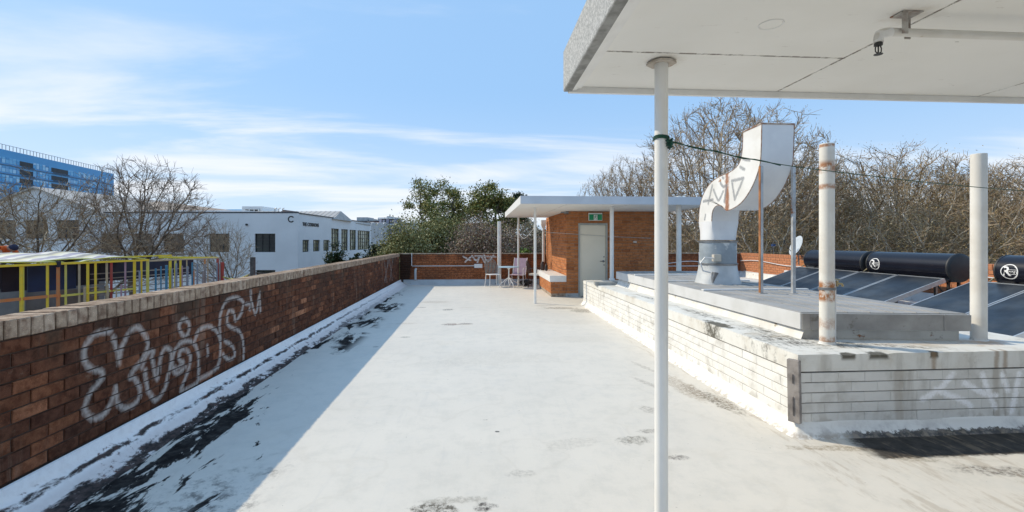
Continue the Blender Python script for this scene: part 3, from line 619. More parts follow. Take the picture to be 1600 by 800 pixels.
def bevel(o, w=.005, seg=2):
    me = o.data; bm = bmesh.new(); bm.from_mesh(me)
    bmesh.ops.remove_doubles(bm, verts=bm.verts, dist=1e-5)
    bmesh.ops.bevel(bm, geom=[e for e in bm.edges if e.is_manifold and e.calc_face_angle(0) > .6], offset=w, segments=seg, affect='EDGES', profile=.6)
    bm.to_mesh(me); bm.free(); return o
def thing(name, label, cat, loc=(0,0,0), rotz=0, group=None):
    o = bpy.data.objects.new(name, None); C.objects.link(o); o.empty_display_size = .1
    o.location = loc; o.rotation_euler = (0,0,rotz); o['label'] = label; o['category'] = cat
    if group: o['group'] = group
    return o
def tag(o, label, cat, group=None):
    o['label'] = label; o['category'] = cat
    if group: o['group'] = group
    return o
def struct(o): o['kind'] = 'structure'; return o
def link(me, name, parent, loc=(0,0,0), rot=(0,0,0), scl=None):
    o = bpy.data.objects.new(name, me); C.objects.link(o); o.parent = parent; o.location = loc; o.rotation_euler = rot
    if scl: o.scale = scl
    return o
def dup(root, loc, rotz, label, scale=None):
    r = root.copy(); C.objects.link(r); r.location = loc; r.rotation_euler = (0,0,rotz); r['label'] = label
    if scale: r.scale = scale
    for ch in list(root.children):
        c = ch.copy(); C.objects.link(c); c.parent = r
        for gch in list(ch.children):
            d = gch.copy(); C.objects.link(d); d.parent = c
    return r
def brick_verts(L, D, H, c=.004, jit=0.0):
    """a brick lying along +y, its face at x=0, body behind it; chamfered face"""
    j = lambda: R.uniform(-jit, jit)
    a = [(-D,0,0),(-D,L,0),(-D,L,H),(-D,0,H),(-c,0,0),(-c,L,0),(-c,L,H),(-c,0,H)]
    b = [(j(),c+j(),c+j()),(j(),L-c+j(),c+j()),(j(),L-c+j(),H-c+j()),(j(),c+j(),H-c+j())]
    f = [(3,2,1,0),(0,1,5,4),(1,2,6,5),(2,3,7,6),(3,0,4,7),(4,5,9,8),(5,6,10,9),(6,7,11,10),(7,4,8,11),(8,9,10,11)]
    return a+b, f
def brick_wall(parent, M, length, z0, courses, mats, L=.23, H=.0765, pitch_l=.24, pitch_h=.0865, D=.06, single=0, skip=None, jit=.0012, order=None, name='brick', off0=0, proud=.0015):
    """bricks in stretcher bond. M maps wall space (x out of the face, y along, z up) to parent space."""
    cells = []
    for r in range(courses):
        y = -pitch_l*.5*((r+off0) % 2)
        while y < length-.01:
            a = max(y, 0); b = min(y+L, length)
            if b-a > .03 and not (skip and skip(a, b, z0+r*pitch_h)): cells.append((a, b-a, z0+r*pitch_h))
            y += pitch_l
    if order: cells.sort(key=order)
    meshes = {}
    for i, (y, l, z) in enumerate(cells[:single]):
        k = (round(l, 2), R.randrange(4))
        if k not in meshes:
            mb = MB(); mb.add(*brick_verts(l, D, H, .004, jit)); me = mb.mesh(name, mats[0]); meshes[k] = me
        o = link(meshes[k], name, parent); o.matrix_local = M @ Matrix.Translation((R.uniform(-proud, proud), y, z))
    rest = cells[single:]
    if rest:
        mb = MB()
        for (y, l, z) in rest:
            vs, fs = brick_verts(l, D, H, .004, jit); T = M @ Matrix.Translation((R.uniform(-proud, proud), y, z))
            mb.add([T @ Vector(v) for v in vs], fs)
        mb.build('brickwork', mats[1], parent, stuff=True)
ROT = lambda a: Matrix.Rotation(a, 4, 'Z')
TR = Matrix.Translation

# ================================================================== SETTING
o = MB().box(-600, 700, -200, 1500, -9.3, -8.0).build('ground', M_GROUND); struct(o)
o = MB().box(-14.5, -6.5, -30, 90, -7.996, -7.95).build('street', M_ROAD); struct(o)
o = MB().box(-3.05, 10.52, -4.2, 17.72, -8.0, -.02).build('building_below', M_BRICK_SF); struct(o)
mb = MB()
nx, ny = 60, 90
vs = []; fs = []
for j in range(ny+1):
    for i in range(nx+1):
        X = -3.0+13.4*i/nx; Y = -4+21.5*j/ny
        vs.append((X, Y, .004*mnoise.noise(Vector((X*.7, Y*.7, 0)))+.0015*mnoise.noise(Vector((X*3, Y*3, 4)))))
for j in range(ny):
    for i in range(nx): a = j*(nx+1)+i; fs.append((a, a+1, a+nx+2, a+nx+1))
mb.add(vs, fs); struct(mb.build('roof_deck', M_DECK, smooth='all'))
o = MB().box(5.36, 10.3, 3.73, 17.5, .01, .25).build('raised_roof', simple('white_roof_paint', (.66,.65,.62), (.56,.54,.50), 1.5, .7, dirt=(.60,(.33,.29,.24),1.2))); struct(o)

def extrude_profile(prof, path, n_sub, jit, closed=False):
    """prof: (out, z) pairs; path: function s->(point, outward) for s in 0..1"""
    mb = MB(); k = len(prof); vs = []
    for i in range(n_sub+1):
        p, nrm = path(i/n_sub)
        for q, (d, z) in enumerate(prof):
            f = mnoise.noise(Vector((p[0]*2.3, p[1]*2.3, q*1.7)))
            e = jit*(1 if 0 < q else 0)
            vs.append((p[0]+nrm[0]*(d+e*f), p[1]+nrm[1]*(d+e*f), max(z+.4*e*f*(1 if 0 < q < k-1 else 0), -.004)))
    fs = []
    for i in range(n_sub):
        for q in range(k-1): a = i*k+q; fs.append((a, a+k, a+k+1, a+1))
    mb.add(vs, fs); return mb
# fillet at the foot of the left wall
o = extrude_profile([(-.01,.19),(.012,.188),(.020,.125),(.060,.105),(.150,.045),(.215,.012),(.30,-.003)], lambda t: ((-2.795-.0083*(t*21.3-6.7), -3.8+21.3*t), (1, 0)), 240, .03).build('wall_fillet', M_CANT, smooth='all'); struct(o)
o = extrude_profile([(-.01,.19),(.012,.19),(.05,.12),(.16,.02),(.19,-.003)], lambda t: ((-2.8+8.2*t, 17.48), (0, -1)), 60, .01).build('wall_fillet', M_COVE_G, smooth='all'); struct(o)
o = extrude_profile([(-.01,.21),(.012,.21),(.05,.15),(.14,.0),(.16,-.0)], lambda t: ((5.4+4.9*t, 17.48), (0, -1)), 30, .01).build('wall_fillet', M_COVE_G, smooth='all'); o.location.z = .25; struct(o)
o = extrude_profile([(-.01,.20),(.012,.20),(.03,.19),(.10,.02),(.12,.0)], lambda t: ((10.28, 17.4-13.5*t), (-1, 0)), 60, .008).build('wall_fillet', M_COVE, smooth='all'); o.location.z = .25; struct(o)

# ------------------------------------------------------------------ left parapet
t = thing('parapet_wall', 'long dark brown brick parapet with white spray-painted scrawl and pale coping along the left', 'wall', (-2.83, 2.9, 0), .0083)
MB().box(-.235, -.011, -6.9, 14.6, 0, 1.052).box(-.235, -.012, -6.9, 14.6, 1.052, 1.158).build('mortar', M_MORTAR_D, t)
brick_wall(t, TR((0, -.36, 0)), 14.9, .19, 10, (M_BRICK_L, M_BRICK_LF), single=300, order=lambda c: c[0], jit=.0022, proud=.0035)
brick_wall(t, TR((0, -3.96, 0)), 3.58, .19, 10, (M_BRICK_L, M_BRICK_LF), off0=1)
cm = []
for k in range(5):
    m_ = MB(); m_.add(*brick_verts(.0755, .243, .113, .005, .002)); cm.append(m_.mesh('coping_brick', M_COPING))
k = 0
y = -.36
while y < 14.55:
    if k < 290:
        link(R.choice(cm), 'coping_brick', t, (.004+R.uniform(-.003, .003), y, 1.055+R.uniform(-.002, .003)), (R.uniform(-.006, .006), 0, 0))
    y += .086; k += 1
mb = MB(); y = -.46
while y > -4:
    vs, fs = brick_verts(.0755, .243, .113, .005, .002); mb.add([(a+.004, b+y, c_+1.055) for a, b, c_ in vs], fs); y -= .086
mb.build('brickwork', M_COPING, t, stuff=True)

# ------------------------------------------------------------------ back parapet
t = thing('parapet_wall', 'shaded orange brick parapet closing the far end, with white pipes and a white scribble', 'wall', (0, 17.5, 0))
MB().box(-2.94, 10.3, .012, .22, 0, 1.13).build('mortar', M_MORTAR_D, t)
brick_wall(t, TR((-2.94, 0, 0)) @ ROT(-math.pi/2), 13.24, .19, 11, (M_BRICK_B, M_BRICK_B), single=0)
MB().box(-2.94, 10.3, -.012, .235, 1.145, 1.172).build('coping', M_MORTAR, t)
mb = MB().tube([(-2.50,-.03,1.18),(-2.50,-.035,.72),(-2.48,-.035,.70),(-.12,-.035,.70)], .014, 6)
mb.build('conduit', M_PVC, t, smooth=True)
bevel(MB().box(-.17,.14,-.10,-.002,.62,.77).build('junction_box', M_PVC, t), .02)
mb = MB().tube([(-2.36,-.05,.18),(-2.36,-.05,.55),(-2.34,-.01,.6)], .045, 8); mb.build('drain_pipe', M_COVE_G, t, smooth=True)
mb = MB()
for z0, a, b_ in ((.80,5.3,10.0),(.66,5.0,8.6)):
    mb.tube([(a+(b_-a)*i/14, -.04, z0+.05*math.sin(i*.9)*(1 if z0 > .7 else 0)) for i in range(15)], .014, 6)
mb.tube([(8.6,-.04,.66),(8.6,-.04,1.2)], .014, 6)
mb.build('conduit', M_PVC, t, smooth=True)
bevel(MB().box(5.35,5.55,-.10,-.002,.6,.72).build('junction_box', M_COVE_G, t), .02)

# ------------------------------------------------------------------ right parapet
t = thing('parapet_wall', 'sunlit orange brick parapet behind the black tanks on the right', 'wall', (10.3, 17.5, 0))
MB().box(.012, .235, -14.0, .2, .2, 1.16).build('mortar', M_MORTAR, t)
brick_wall(t, ROT(math.pi), 13.9, .45, 7, (M_BRICK_R, M_BRICK_R), single=300, order=lambda c: c[0])
mb = MB(); mb.add(*brick_verts(.0755, .24, .112, .004, .001)); cmr = mb.mesh('coping_brick', M_BRICK_R)
for i in range(158):
    o = link(cmr, 'coping_brick', t); o.matrix_local = ROT(math.pi) @ TR((.002, .02+i*.086, 1.058))
# brick pier
p = MB().box(-.22, -.002, -4.05, -3.72, .2, 1.05).build('pier', M_MORTAR, t)
mb = MB()
for r in range(9):
    for f in range(2):
        vs, fs = brick_verts(.225, .05, .0765, .004, .001); T = TR((-.23, -4.06+.33, .27+r*.0865)) @ ROT(math.pi) if f == 0 else TR((-.23, -4.06, .27+r*.0865)) @ ROT(-math.pi/2)
        mb.add([T @ Vector(v) for v in vs], fs)
mb.build('brickwork', M_BRICK_SF, t, stuff=True)
mb = MB().tube([(-.05, -13.6+13.5*i/40, .86+.05*math.sin(i*.55)) for i in range(41)], .013, 6)
mb.tube([(-.04, -3.7, .47), (-.04, -1.5, .45), (-.04,-.3,.47)], .014, 6)
mb.build('conduit', M_PVC, t, smooth=True)

# ------------------------------------------------------------------ low white wall
t = thing('low_wall', 'low white-painted brick wall with a broad stained flat top, around the roof hatch', 'wall', (2.70, 3.72, 0))
W0, D0 = 2.65, 8.03
MB().box(.012, W0-.012, .012, D0, 0, .60).build('mortar', M_MORTAR_G, t)
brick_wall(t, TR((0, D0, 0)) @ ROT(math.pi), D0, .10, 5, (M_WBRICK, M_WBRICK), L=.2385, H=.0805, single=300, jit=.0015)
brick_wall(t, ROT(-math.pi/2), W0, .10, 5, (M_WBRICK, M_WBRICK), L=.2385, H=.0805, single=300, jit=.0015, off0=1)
def ztop(Y): return .69-.010*max(Y-1.3, 0)
mb = MB(); nx, ny = 40, 110; vs = []
for j in range(ny+1):
    for i in range(nx+1):
        X = W0*i/nx; Y = D0*j/ny
        ed = min(X, Y)
        q = mnoise.noise(Vector((X*6, Y*6, 1)))+.5*mnoise.noise(Vector((X*17, Y*17, 3)))
        z = ztop(Y)+.0045*q-(.007 if ed < .02 else 0)
        if i == 0: X -= .004+.003*q
        if j == 0: Y -= .004+.003*q
        for (cx_, cy_, rx, ry) in ((.06,1.43,.07,.33),(.45,0,.09,.05),(.72,0,.12,.06)):
            e = ((X-cx_)/rx)**2+((Y-cy_)/ry)**2
            if e < 1: z -= .014*(1-e)
        vs.append((X, Y, z))
fs = [(j*(nx+1)+i, j*(nx+1)+i+1, (j+1)*(nx+1)+i+1, (j+1)*(nx+1)+i) for j in range(ny) for i in range(nx)]
mb.add(vs, fs)
ring = [i for i in range(nx+1)]+[(j)*(nx+1)+nx for j in range(1, ny+1)]+[ny*(nx+1)+i for i in range(nx-1, -1, -1)]+[j*(nx+1) for j in range(ny-1, 0, -1)]
lo = len(mb.v)
for a in ring: x_, y_, z_ = vs[a]; mb.v.append((max(x_, -.005), y_, .539))
for q in range(len(ring)):
    a, b_ = ring[q], ring[(q+1) % len(ring)]; mb.f.append((b_, a, lo+q, lo+(q+1) % len(ring))); mb.mi.append(0)
mb.build('render_capping', M_CAP, t, smooth=True)
# rendered foot with splayed fillet, one strip round the corner
def foot(u):
    L1 = D0; L2 = W0; s_ = u*(L1+L2)
    if s_ < L1-.06: return (0, D0-s_), (-1, 0)
    if s_ < L1+.06:
        a = (s_-(L1-.06))/.12*math.pi/2; return (0, 0), (-math.cos(a), -math.sin(a))
    return (s_-L1, 0), (0, -1)
o = extrude_profile([(-.02,.125),(.006,.105),(.014,.095),(.045,.038),(.10,-.003)], foot, 260, .014).build('rendered_foot', M_FOOT, t, smooth='all')

o = MB().box(-.048, .048, -.022, .022, 0, .53).box(-.004,.004,-.024,-.0221,.06,.22).box(-.004,.004,-.024,-.0221,.33,.41).build('timber_batten', M_TIMBER); bevel(o, .006)
o.location = (2.668, 3.715, .115); o.rotation_euler = (.02, -.01, -1.02); tag(o, 'weathered grey timber batten fixed upright on the near corner of the low white wall', 'batten')
t2 = MB().box(-.33, .33, -.11, .11, 0, .075).build('concrete_slab', simple('grey_concrete', (.36,.36,.34), (.25,.25,.24), 9, .85, bstr=.4)); bevel(t2, .008)
t2.location = (2.97, 10.35, .632); t2.rotation_euler = (0, 0, -.12); tag(t2, 'loose grey concrete block lying on the far end of the low white wall', 'concrete block')

# ------------------------------------------------------------------ flat roof hatch
t = thing('roof_hatch', 'wide flat grey roof hatch lid sitting on the low white wall, under the duct', 'hatch', (3.12, 4.27, .6))
o = MB().box(.05, 1.50, .055, 5.95, .0, .20).build('upstand', M_RUSTRENDER, t)
mb = MB(); mb.box(0, 1.54, 0, 6.03, .185, .345); o = mb.build('lid', M_LIDFACE, t); bevel(o, .006)
o = MB().box(.012, 1.528, .012, 6.018, .346, .353).build('lid_membrane', M_GREYTOP, t)
o = MB().box(.012, 1.545, -.012, -.001, .19, .342).box(.09,.10,-.018,-.012,.19,.342).box(1.30,1.31,-.018,-.012,.19,.342).build('front_flashing', M_LIDFRONT, t)
for y_ in (1.93, 3.35, 4.75):
    o = MB().box(-.002, 1.542, y_, y_+.07, .345, .372).build('roll_joint', M_LIDFACE, t); bevel(o, .01)
mb = MB()
for i in range(1, 9): mb.box(.05, 1.5, y_, y_, 0, 0) if False else None
for i in range(1, 7): mb.box(.03+.21*i, .036+.21*i, .02, 6.0, .352, .360)
mb.build('standing_seams', M_GREYTOP, t, stuff=True)
o = extrude_profile([(0,.17),(.01,.165),(.05,.06),(.12,.035)], lambda u: ((.045, 5.95*(1-u)), (-1, 0)), 80, .006).build('upstand_fillet', M_COVE, t, smooth='all')

for o in list(t.children):
    if o.name.startswith(('upstand','lid','front_flashing','standing')) and 'fillet' not in o.name:
        for v in o.data.vertices:
            if v.co.y < .25: v.co.y -= .135*v.co.x
# ------------------------------------------------------------------ exhaust duct
def smooth_pts(p, n=3):
    q = []
    for i in range(len(p)-1):
        a0 = p[max(i-1, 0)]; b0 = p[i]; c0 = p[i+1]; d0 = p[min(i+2, len(p)-1)]
        for k_ in range(n):
            u = k_/n; q.append(tuple(.5*((2*b0[j])+(-a0[j]+c0[j])*u+(2*a0[j]-5*b0[j]+4*c0[j]-d0[j])*u*u+(-a0[j]+3*b0[j]-3*c0[j]+d0[j])*u**3) for j in range(len(b0))))
    q.append(tuple(p[-1])); return q
back = smooth_pts([(7.56,1.96),(7.53,2.2),(7.40,2.42),(7.16,2.58),(6.87,2.645),(6.63,2.665),(6.43,2.71),(6.31,2.80),(6.265,2.95),(6.25,3.18)])
near = smooth_pts([(7.13,1.96),(7.11,2.10),(7.02,2.185),(6.87,2.20),(6.76,2.15),(6.67,2.10),(6.43,2.14),(6.22,2.23),(6.02,2.40),(5.89,2.59),(5.84,2.75),(5.82,3.19)])
XL, XR = 3.72, 4.17
t = thing('exhaust_duct', 'tall white S-shaped sheet metal exhaust duct with grey spray tag and rust', 'duct', (3.94, 7.35, .95))
OF = Vector((3.94, 7.35, .95))
side = near+back[::-1]
def P3(x, q): return Vector((x, q[0], q[1]))-OF
# split the side into a strip between the two edges so it shades cleanly
def resample(c, n):
    d = [0]
    for a, b_ in zip(c[:-1], c[1:]): d.append(d[-1]+math.hypot(a[0]-b_[0], a[1]-b_[1]))
    out = []
    for i in range(n):
        s_ = d[-1]*i/(n-1); k_ = max(j for j in range(len(d)) if d[j] <= s_+1e-9); k_ = min(k_, len(c)-2)
        u = (s_-d[k_])/(d[k_+1]-d[k_]); out.append((c[k_][0]+(c[k_+1][0]-c[k_][0])*u, c[k_][1]+(c[k_+1][1]-c[k_][1])*u))
    return out
NR = 40; na = resample(near, NR); ba = resample(back, NR)
mb = MB()
for x_, m_ in ((XL, 1), (XR, 0)):
    mb.m = m_; vs = [P3(x_, q) for q in na]+[P3(x_, q) for q in ba]
    mb.add(vs, [(i, i+1, NR+i+1, NR+i) if x_ == XR else (i, NR+i, NR+i+1, i+1) for i in range(NR-1)])
mb.m = 0
for c_, fl in ((na, 0), (ba, 1)):
    vs = [P3(XL, q) for q in c_]+[P3(XR, q) for q in c_]
    mb.add(vs, [(i, i+1, NR+i+1, NR+i) for i in range(NR-1)])
# inner lining of the mouth so it has depth
vs = [P3(XL+.03, na[-1]), P3(XR-.03, na[-1]), P3(XR-.03, ba[-1]), P3(XL+.03, ba[-1])]
vs = [v+Vector((0, .03 if i < 2 else -.03, 0)) for i, v in enumerate(vs)]
vs2 = [v-Vector((0, 0, .5)) for v in vs]; mb.add(vs+vs2, [(0,1,5,4),(1,2,6,5),(2,3,7,6),(3,0,4,7),(4,5,6,7)])
mb.build('duct_body', [M_DUCT_B, M_DUCT_S], t, smooth=True)
mb = MB()
for c_ in (na, ba):
    for x_ in (XL, XR): mb.tube([P3(x_, q) for q in c_], .007, 5)
for a, b_ in (((XL, na[-1]), (XR, na[-1])), ((XL, ba[-1]), (XR, ba[-1])), ((XL, na[-1]), (XL, ba[-1])), ((XR, na[-1]), (XR, ba[-1]))):
    mb.tube([P3(*a)+Vector((0,0,.004)), P3(*b_)+Vector((0,0,.004))], .012, 6)
mb.build('folded_seam', M_RIM, t)
mb = MB()    # square-to-round neck
n = 32; top = []; bot = []
for i in range(n):
    a = 2*math.pi*i/n; ca, sa = math.cos(a), math.sin(a); k_ = 1/max(abs(ca), abs(sa))
    top.append((3.945+.225*ca*k_, 7.345+.215*sa*k_, 1.962)); bot.append((3.94+.27*ca, 7.35+.27*sa, 1.66))
mid = [tuple(.45*a+.55*b_ for a, b_ in zip(p_, q_)) for p_, q_ in zip(top, bot)]
mb.add([Vector(v)-OF for v in top+mid+bot], [(k_*n+i, (k_+1)*n+i, (k_+1)*n+(i+1) % n, k_*n+(i+1) % n) for k_ in range(2) for i in range(n)])
mb.build('transition_neck', M_DUCT_B, t, smooth=True)
mb = MB().lathe([(.27,.70),(.285,.695),(.285,.33),(.292,.325),(.292,.30)], 40); mb.build('collar', M_COLLAR, t, smooth=True)
MB().lathe([(.287,.700),(.300,.698),(.300,.670),(.287,.668)], 40, cap=False).build('clamp_band', M_STEEL, t, smooth=True); MB().lathe([(.293,.335),(.305,.330),(.305,.305),(.293,.30)], 40, cap=False).build('clamp_band', M_STEEL, t, smooth=True)
vs = []; n = 40; prof = [(.29,.32),(.30,.24),(.325,.14),(.345,.06),(.36,.004)]
mb = MB()
for (r, z) in prof:
    for i in range(n):
        a = 2*math.pi*i/n; f = 1+.06*mnoise.noise(Vector((math.cos(a)*2, math.sin(a)*2, z*4)))*(1-z*2)
        f *= 1+.12*math.exp(-((a-3.9)/.35)**2)*(1-z*2.6); vs.append((r*f*math.cos(a), r*f*math.sin(a), z))
mb.add(vs, [(j*n+i, j*n+(i+1) % n, (j+1)*n+(i+1) % n, (j+1)*n+i) for j in range(4) for i in range(n)])
mb.build('cone_flashing', M_FLASHCONE, t, smooth='all')
o = MB().box(-.06,.06,-.05,.03,-.05,.06).build('isolator_switch', simple('beige_plastic', (.55,.50,.42), (.46,.42,.36), 9, .5), t); o.location = (-.17,-.27,.42); bevel(o, .008)
o = MB().tube([(-.20,-.30,.42),(-.36,-.27,.43),(-.42,-.25,.34),(-.38,-.25,.22),(-.26,-.26,.19)], .012, 6).build('cable', M_PVC, t, smooth=True)
o = MB().box(-.04,.04,-.03,.03,0,.17).build('isolator_switch', M_STEEL, t); o.location = (-.22,-.27,.03); o.rotation_euler = (.1,.15,.3)
for (x_, y_, m1) in ((3.705, 5.875, M_RUST), (4.155, 5.875, M_STRUT)):
    mb = MB(); mb.m = 0; mb.box(0, .006, 0, .04, 0, 1.68); mb.m = 1; mb.box(.006, .040, 0, .006, 0, 1.68)
    mb.box(-.02,.05,-.03,.06,0,.006)
    o = mb.build('strut', [m1, M_STRUT], t); o.location = Vector((x_, y_-.05, .955))-OF
    if m1 is M_RUST: o['label'] = 'rusty orange angle strut'

# ------------------------------------------------------------------ pipes standing on the low wall
def vent_pipe(x_, y_, z0, z1, r, label, mat=M_PIPE_R, clamp=None):
    t = thing('standing_pipe', label, 'pipe', (x_, y_, z0))
    mb = MB(); H = z1-z0
    mb.lathe([(r,0),(r,H-.004),(r-.004,H),(r-.010,H),(r-.012,H-.02),(r-.012,H-.3)], 32)
    mb.build('pipe', mat, t, smooth=True)
    mb = MB().lathe([(r*1.5,0),(r*1.45,.012),(r*1.05,.03),(r*1.005,.05)], 28, cap=False); mb.build('foot_sealant', M_COVE, t, smooth=True)
    if clamp:
        MB().lathe([(r+.001,-.012),(r+.008,-.012),(r+.008,.012),(r+.001,.012)], 28, TR((0,0,clamp)), cap=False).build('clamp', M_STEEL, t, smooth=True)
        c_ = MB().tube([(r+.016,.0,0),(r+.016,0,clamp+.03),(r+.020,0,clamp+.06)], .011, 8).build('water_pipe', M_PVC, t, smooth=True)
        tp = MB().cyl(r+.03,-.01,clamp+.02,clamp+.075,.012,10).tube([(r+.02,-.01,clamp+.045),(r+.075,-.012,clamp+.045),(r+.085,-.012,clamp+.02)], .010, 8).tube([(r+.03,-.04,clamp+.085),(r+.03,.02,clamp+.085)], .006, 6).build('garden_tap', M_BRASS, t, smooth=True)
    return t
vent_pipe(3.235, 4.07, .665, 2.552, .062, 'rust-ringed white pipe with a small brass tap, standing on the low wall corner', clamp=.54)
vent_pipe(4.835, 4.13, .665, 2.49, .062, 'clean tall white pipe standing on the low wall, nearest the right edge', M_PIPE)
vent_pipe(4.86, 10.9, .60, 2.73, .06, 'white pipe standing in front of the far canopy fascia, left of the duct', M_PIPE)
vent_pipe(.77, 17.25, 0, 2.37, .072, 'thick white pipe standing behind the garden table at the back parapet', M_PIPE)

# ------------------------------------------------------------------ near canopy
t = thing('canopy', 'near white canopy roof with rough grey fascia and one slim post, top right', 'canopy', (.58, 3.13, 2.66))
b0 = (0, -6.2, 0)
o = MB().box(.03, 8.5, -6.2, -.03, .055, .26).build('roof_slab', M_ROUGH, t)
o = MB().box(.12, 8.46, -6.19, -.03, .0523, .0547).build('joint_backing', M_GUT, t)
o = MB().box(0, .03, -6.2, 0, .02, .285).build('fascia', M_ROUGH, t)
o = MB().box(.002, .055, -6.2, -.002, .012, .02).build('drip_flashing', M_FLASH, t)
o = MB().box(.055, .085, -6.2, -.02, .016, .05).box(.087, .118, -6.2, -.03, .026, .05).build('cover_mould', M_WPAINT, t)
o = MB().box(.03, 8.5, -.028, 0, .0, .24).build('edge_board', M_WPAINT, t); bevel(o, .004)
xs = [.122, 1.515, 3.04, 4.56, 6.08, 8.45]
for i in range(5):
    ys = [(-6.18,-.6235),(-.6175,-.031)] if i == 0 else [(-6.18,-.031)]
    for (a, b_) in ys:
        o = MB().box(xs[i]+.003, xs[i+1]-.003, a, b_, .040, .052).build('soffit_board', M_SOFFIT, t)
MB().lathe([(.048,0),(.052,-.004),(.056,-.004),(.058,0)], 36, TR((.835,-.99,.040)), cap=False).build('downlight_cover', M_WPAINT, t, smooth=True)
ps = MB().lathe([(.0385,0),(.0385,2.63)], 28).build('post', M_POST, t, smooth=True); ps.location = (1.065-.58, 2.625-3.13, -2.66)
pl = MB(); Rr = .075
pl.add([(Rr*math.cos(math.pi/8+i*math.pi/4)*(1.15 if i % 2 else 1), Rr*math.sin(math.pi/8+i*math.pi/4), z) for z in (0,.012) for i in range(8)], [tuple(range(7,-1,-1)), tuple(range(8,16))]+[(i,(i+1) % 8,8+(i+1) % 8,8+i) for i in range(8)])
o = pl.build('post_plate', simple('chipped_plate', (.55,.50,.44), (.40,.34,.28), 14, .6, rust=(.60,20)), ps); o.location = (0,0,2.680)
o = MB().lathe([(.0388,2.62),(.0388,2.682)], 24, cap=False).build('weld', M_POST, ps, smooth=True)

# sprinkler pipe under the canopy
t = thing('sprinkler_pipe', 'white pipe with a small black sprinkler head, slung under the near canopy', 'sprinkler', (1.84, 2.0, 2.61))
e = smooth_pts([(0,0,-.045),(0,0,-.02),(.012,0,-.003),(.035,0,.004),(.06,0,.005)], 4)
MB().tube(e+[(6.6,0,.005)], .0185, 14).build('pipe', M_PIPE, t, smooth=True)
MB().tube([e[0], e[6], e[-1]], [.0205,.0215,.0205], 14).build('elbow', M_WPAINT, t, smooth=True)
mb = MB().box(.085,.115,-.034,-.031,-.015,.088).box(.150,.180,.020,.023,-.015,.088).box(.085,.185,-.04,.03,.084,.088)
mb.build('strap_bracket', simple('chipped_bracket', (.48,.46,.43), (.25,.20,.17), 20, .6, rust=(.6,16)), t)
h = MB().lathe([(.014,0),(.017,-.004),(.017,-.014),(.010,-.016)], 16, TR((0,0,-.046)))
for s_ in (-1, 1): h.tube([(s_*.010,0,-.060),(s_*.015,0,-.072),(s_*.014,0,-.088),(0,0,-.098)], .0028, 6)
h.cyl(0,0,-.092,-.060,.003,8); h.lathe([(.003,-.098),(.018,-.099),(.018,-.101),(.003,-.102)], 16)
h.build('sprinkler_head', M_BLACKM, t, smooth=True)

# rope tied to the slim post
def D(px, py, t_):
    c_, s_ = math.cos(TH), math.sin(TH); u = (px-800)/720
    return Vector(((u*c_+s_)*t_, (c_-u*s_)*t_, 1.65+(376-py)/720*t_))
rp = smooth_pts([tuple(D(*q)) for q in ((1044,221,2.66),(1100,233,2.72),(1160,246,2.8),(1220,257,2.88),(1290,266.5,2.97),(1370,276,3.08),(1450,285,3.2),(1600,298,3.45),(1900,315,3.95))], 3)
t = thing('rope', 'thin green rope knotted round the slim canopy post and stretched across to the right', 'rope', rp[0])
o = Vector(rp[0])
MB().tube([Vector(p_)-o for p_ in rp], .0026, 6).build('line', M_ROPE, t)
mb = MB()
for k_ in range(3):
    mb.tube([Vector((1.065+.043*math.cos(a*.5), 2.625+.043*math.sin(a*.5), 2.243+.007*k_+.003*math.sin(a)))-o for a in range(14)], .0042, 5)
rr = random.Random(3)
for k_ in range(14): mb.tube([Vector((rr.uniform(-.02,.03), rr.uniform(-.02,.02), rr.uniform(-.04,.02))) for _ in range(4)], .0035, 5)
mb.tube([(0,0,-.01),(.008,-.01,-.03),(.004,-.012,-.05)], .003, 5)
mb.tube([(0,0,0)]+[Vector(rp[j])-o+Vector((0,.003,.006*math.sin(j*1.9))) for j in range(1,10)], .0035, 5)
mb.build('knot', M_ROPE, t)

# ------------------------------------------------------------------ far canopy
t = thing('canopy', 'far white flat canopy on slim posts over the brick stair house', 'canopy', (.96, 10.57, 0))
o = MB().box(.02, 4.68, .02, 6.28, 2.53, 2.66).build('roof_slab', M_WPAINT, t)
o = MB().box(0, 4.7, 0, .02, 2.50, 2.685).build('fascia', simple('pale_blue_grey_fascia', (.56,.59,.63), (.50,.53,.57), 2, .5), t)
o = MB().box(0, .02, .02, 6.3, 2.50, 2.685).box(.02, 4.7, 6.28, 6.3, 2.5, 2.685).box(4.68,4.7,.02,6.28,2.5,2.685).build('fascia', M_WPAINT, t)
for k_ in range(4):
    MB().box(.021+k_*1.165, 1.183+k_*1.165, .021, 6.279, 2.518, 2.529).build('soffit_board', M_SOFFIT, t)
for (x_, y_, z0) in ((1.48,12.05,0),(1.44,16.72,0),(3.33,11.35,.60)):
    MB().cyl(x_-.96, y_-10.57, z0, 2.52, .036 if z0 == 0 else .05, 20).build('post', M_POST, t, smooth=True)
MB().box(1.42-.96, 1.54-.96, 12.0-10.57, 12.1-10.57, 2.51, 2.517).build('post_plate', M_WPAINT, t); MB().cyl(3.33-.96, 11.35-10.57, .66, .70, .075, 16).build('post_plate', M_WPAINT, t)

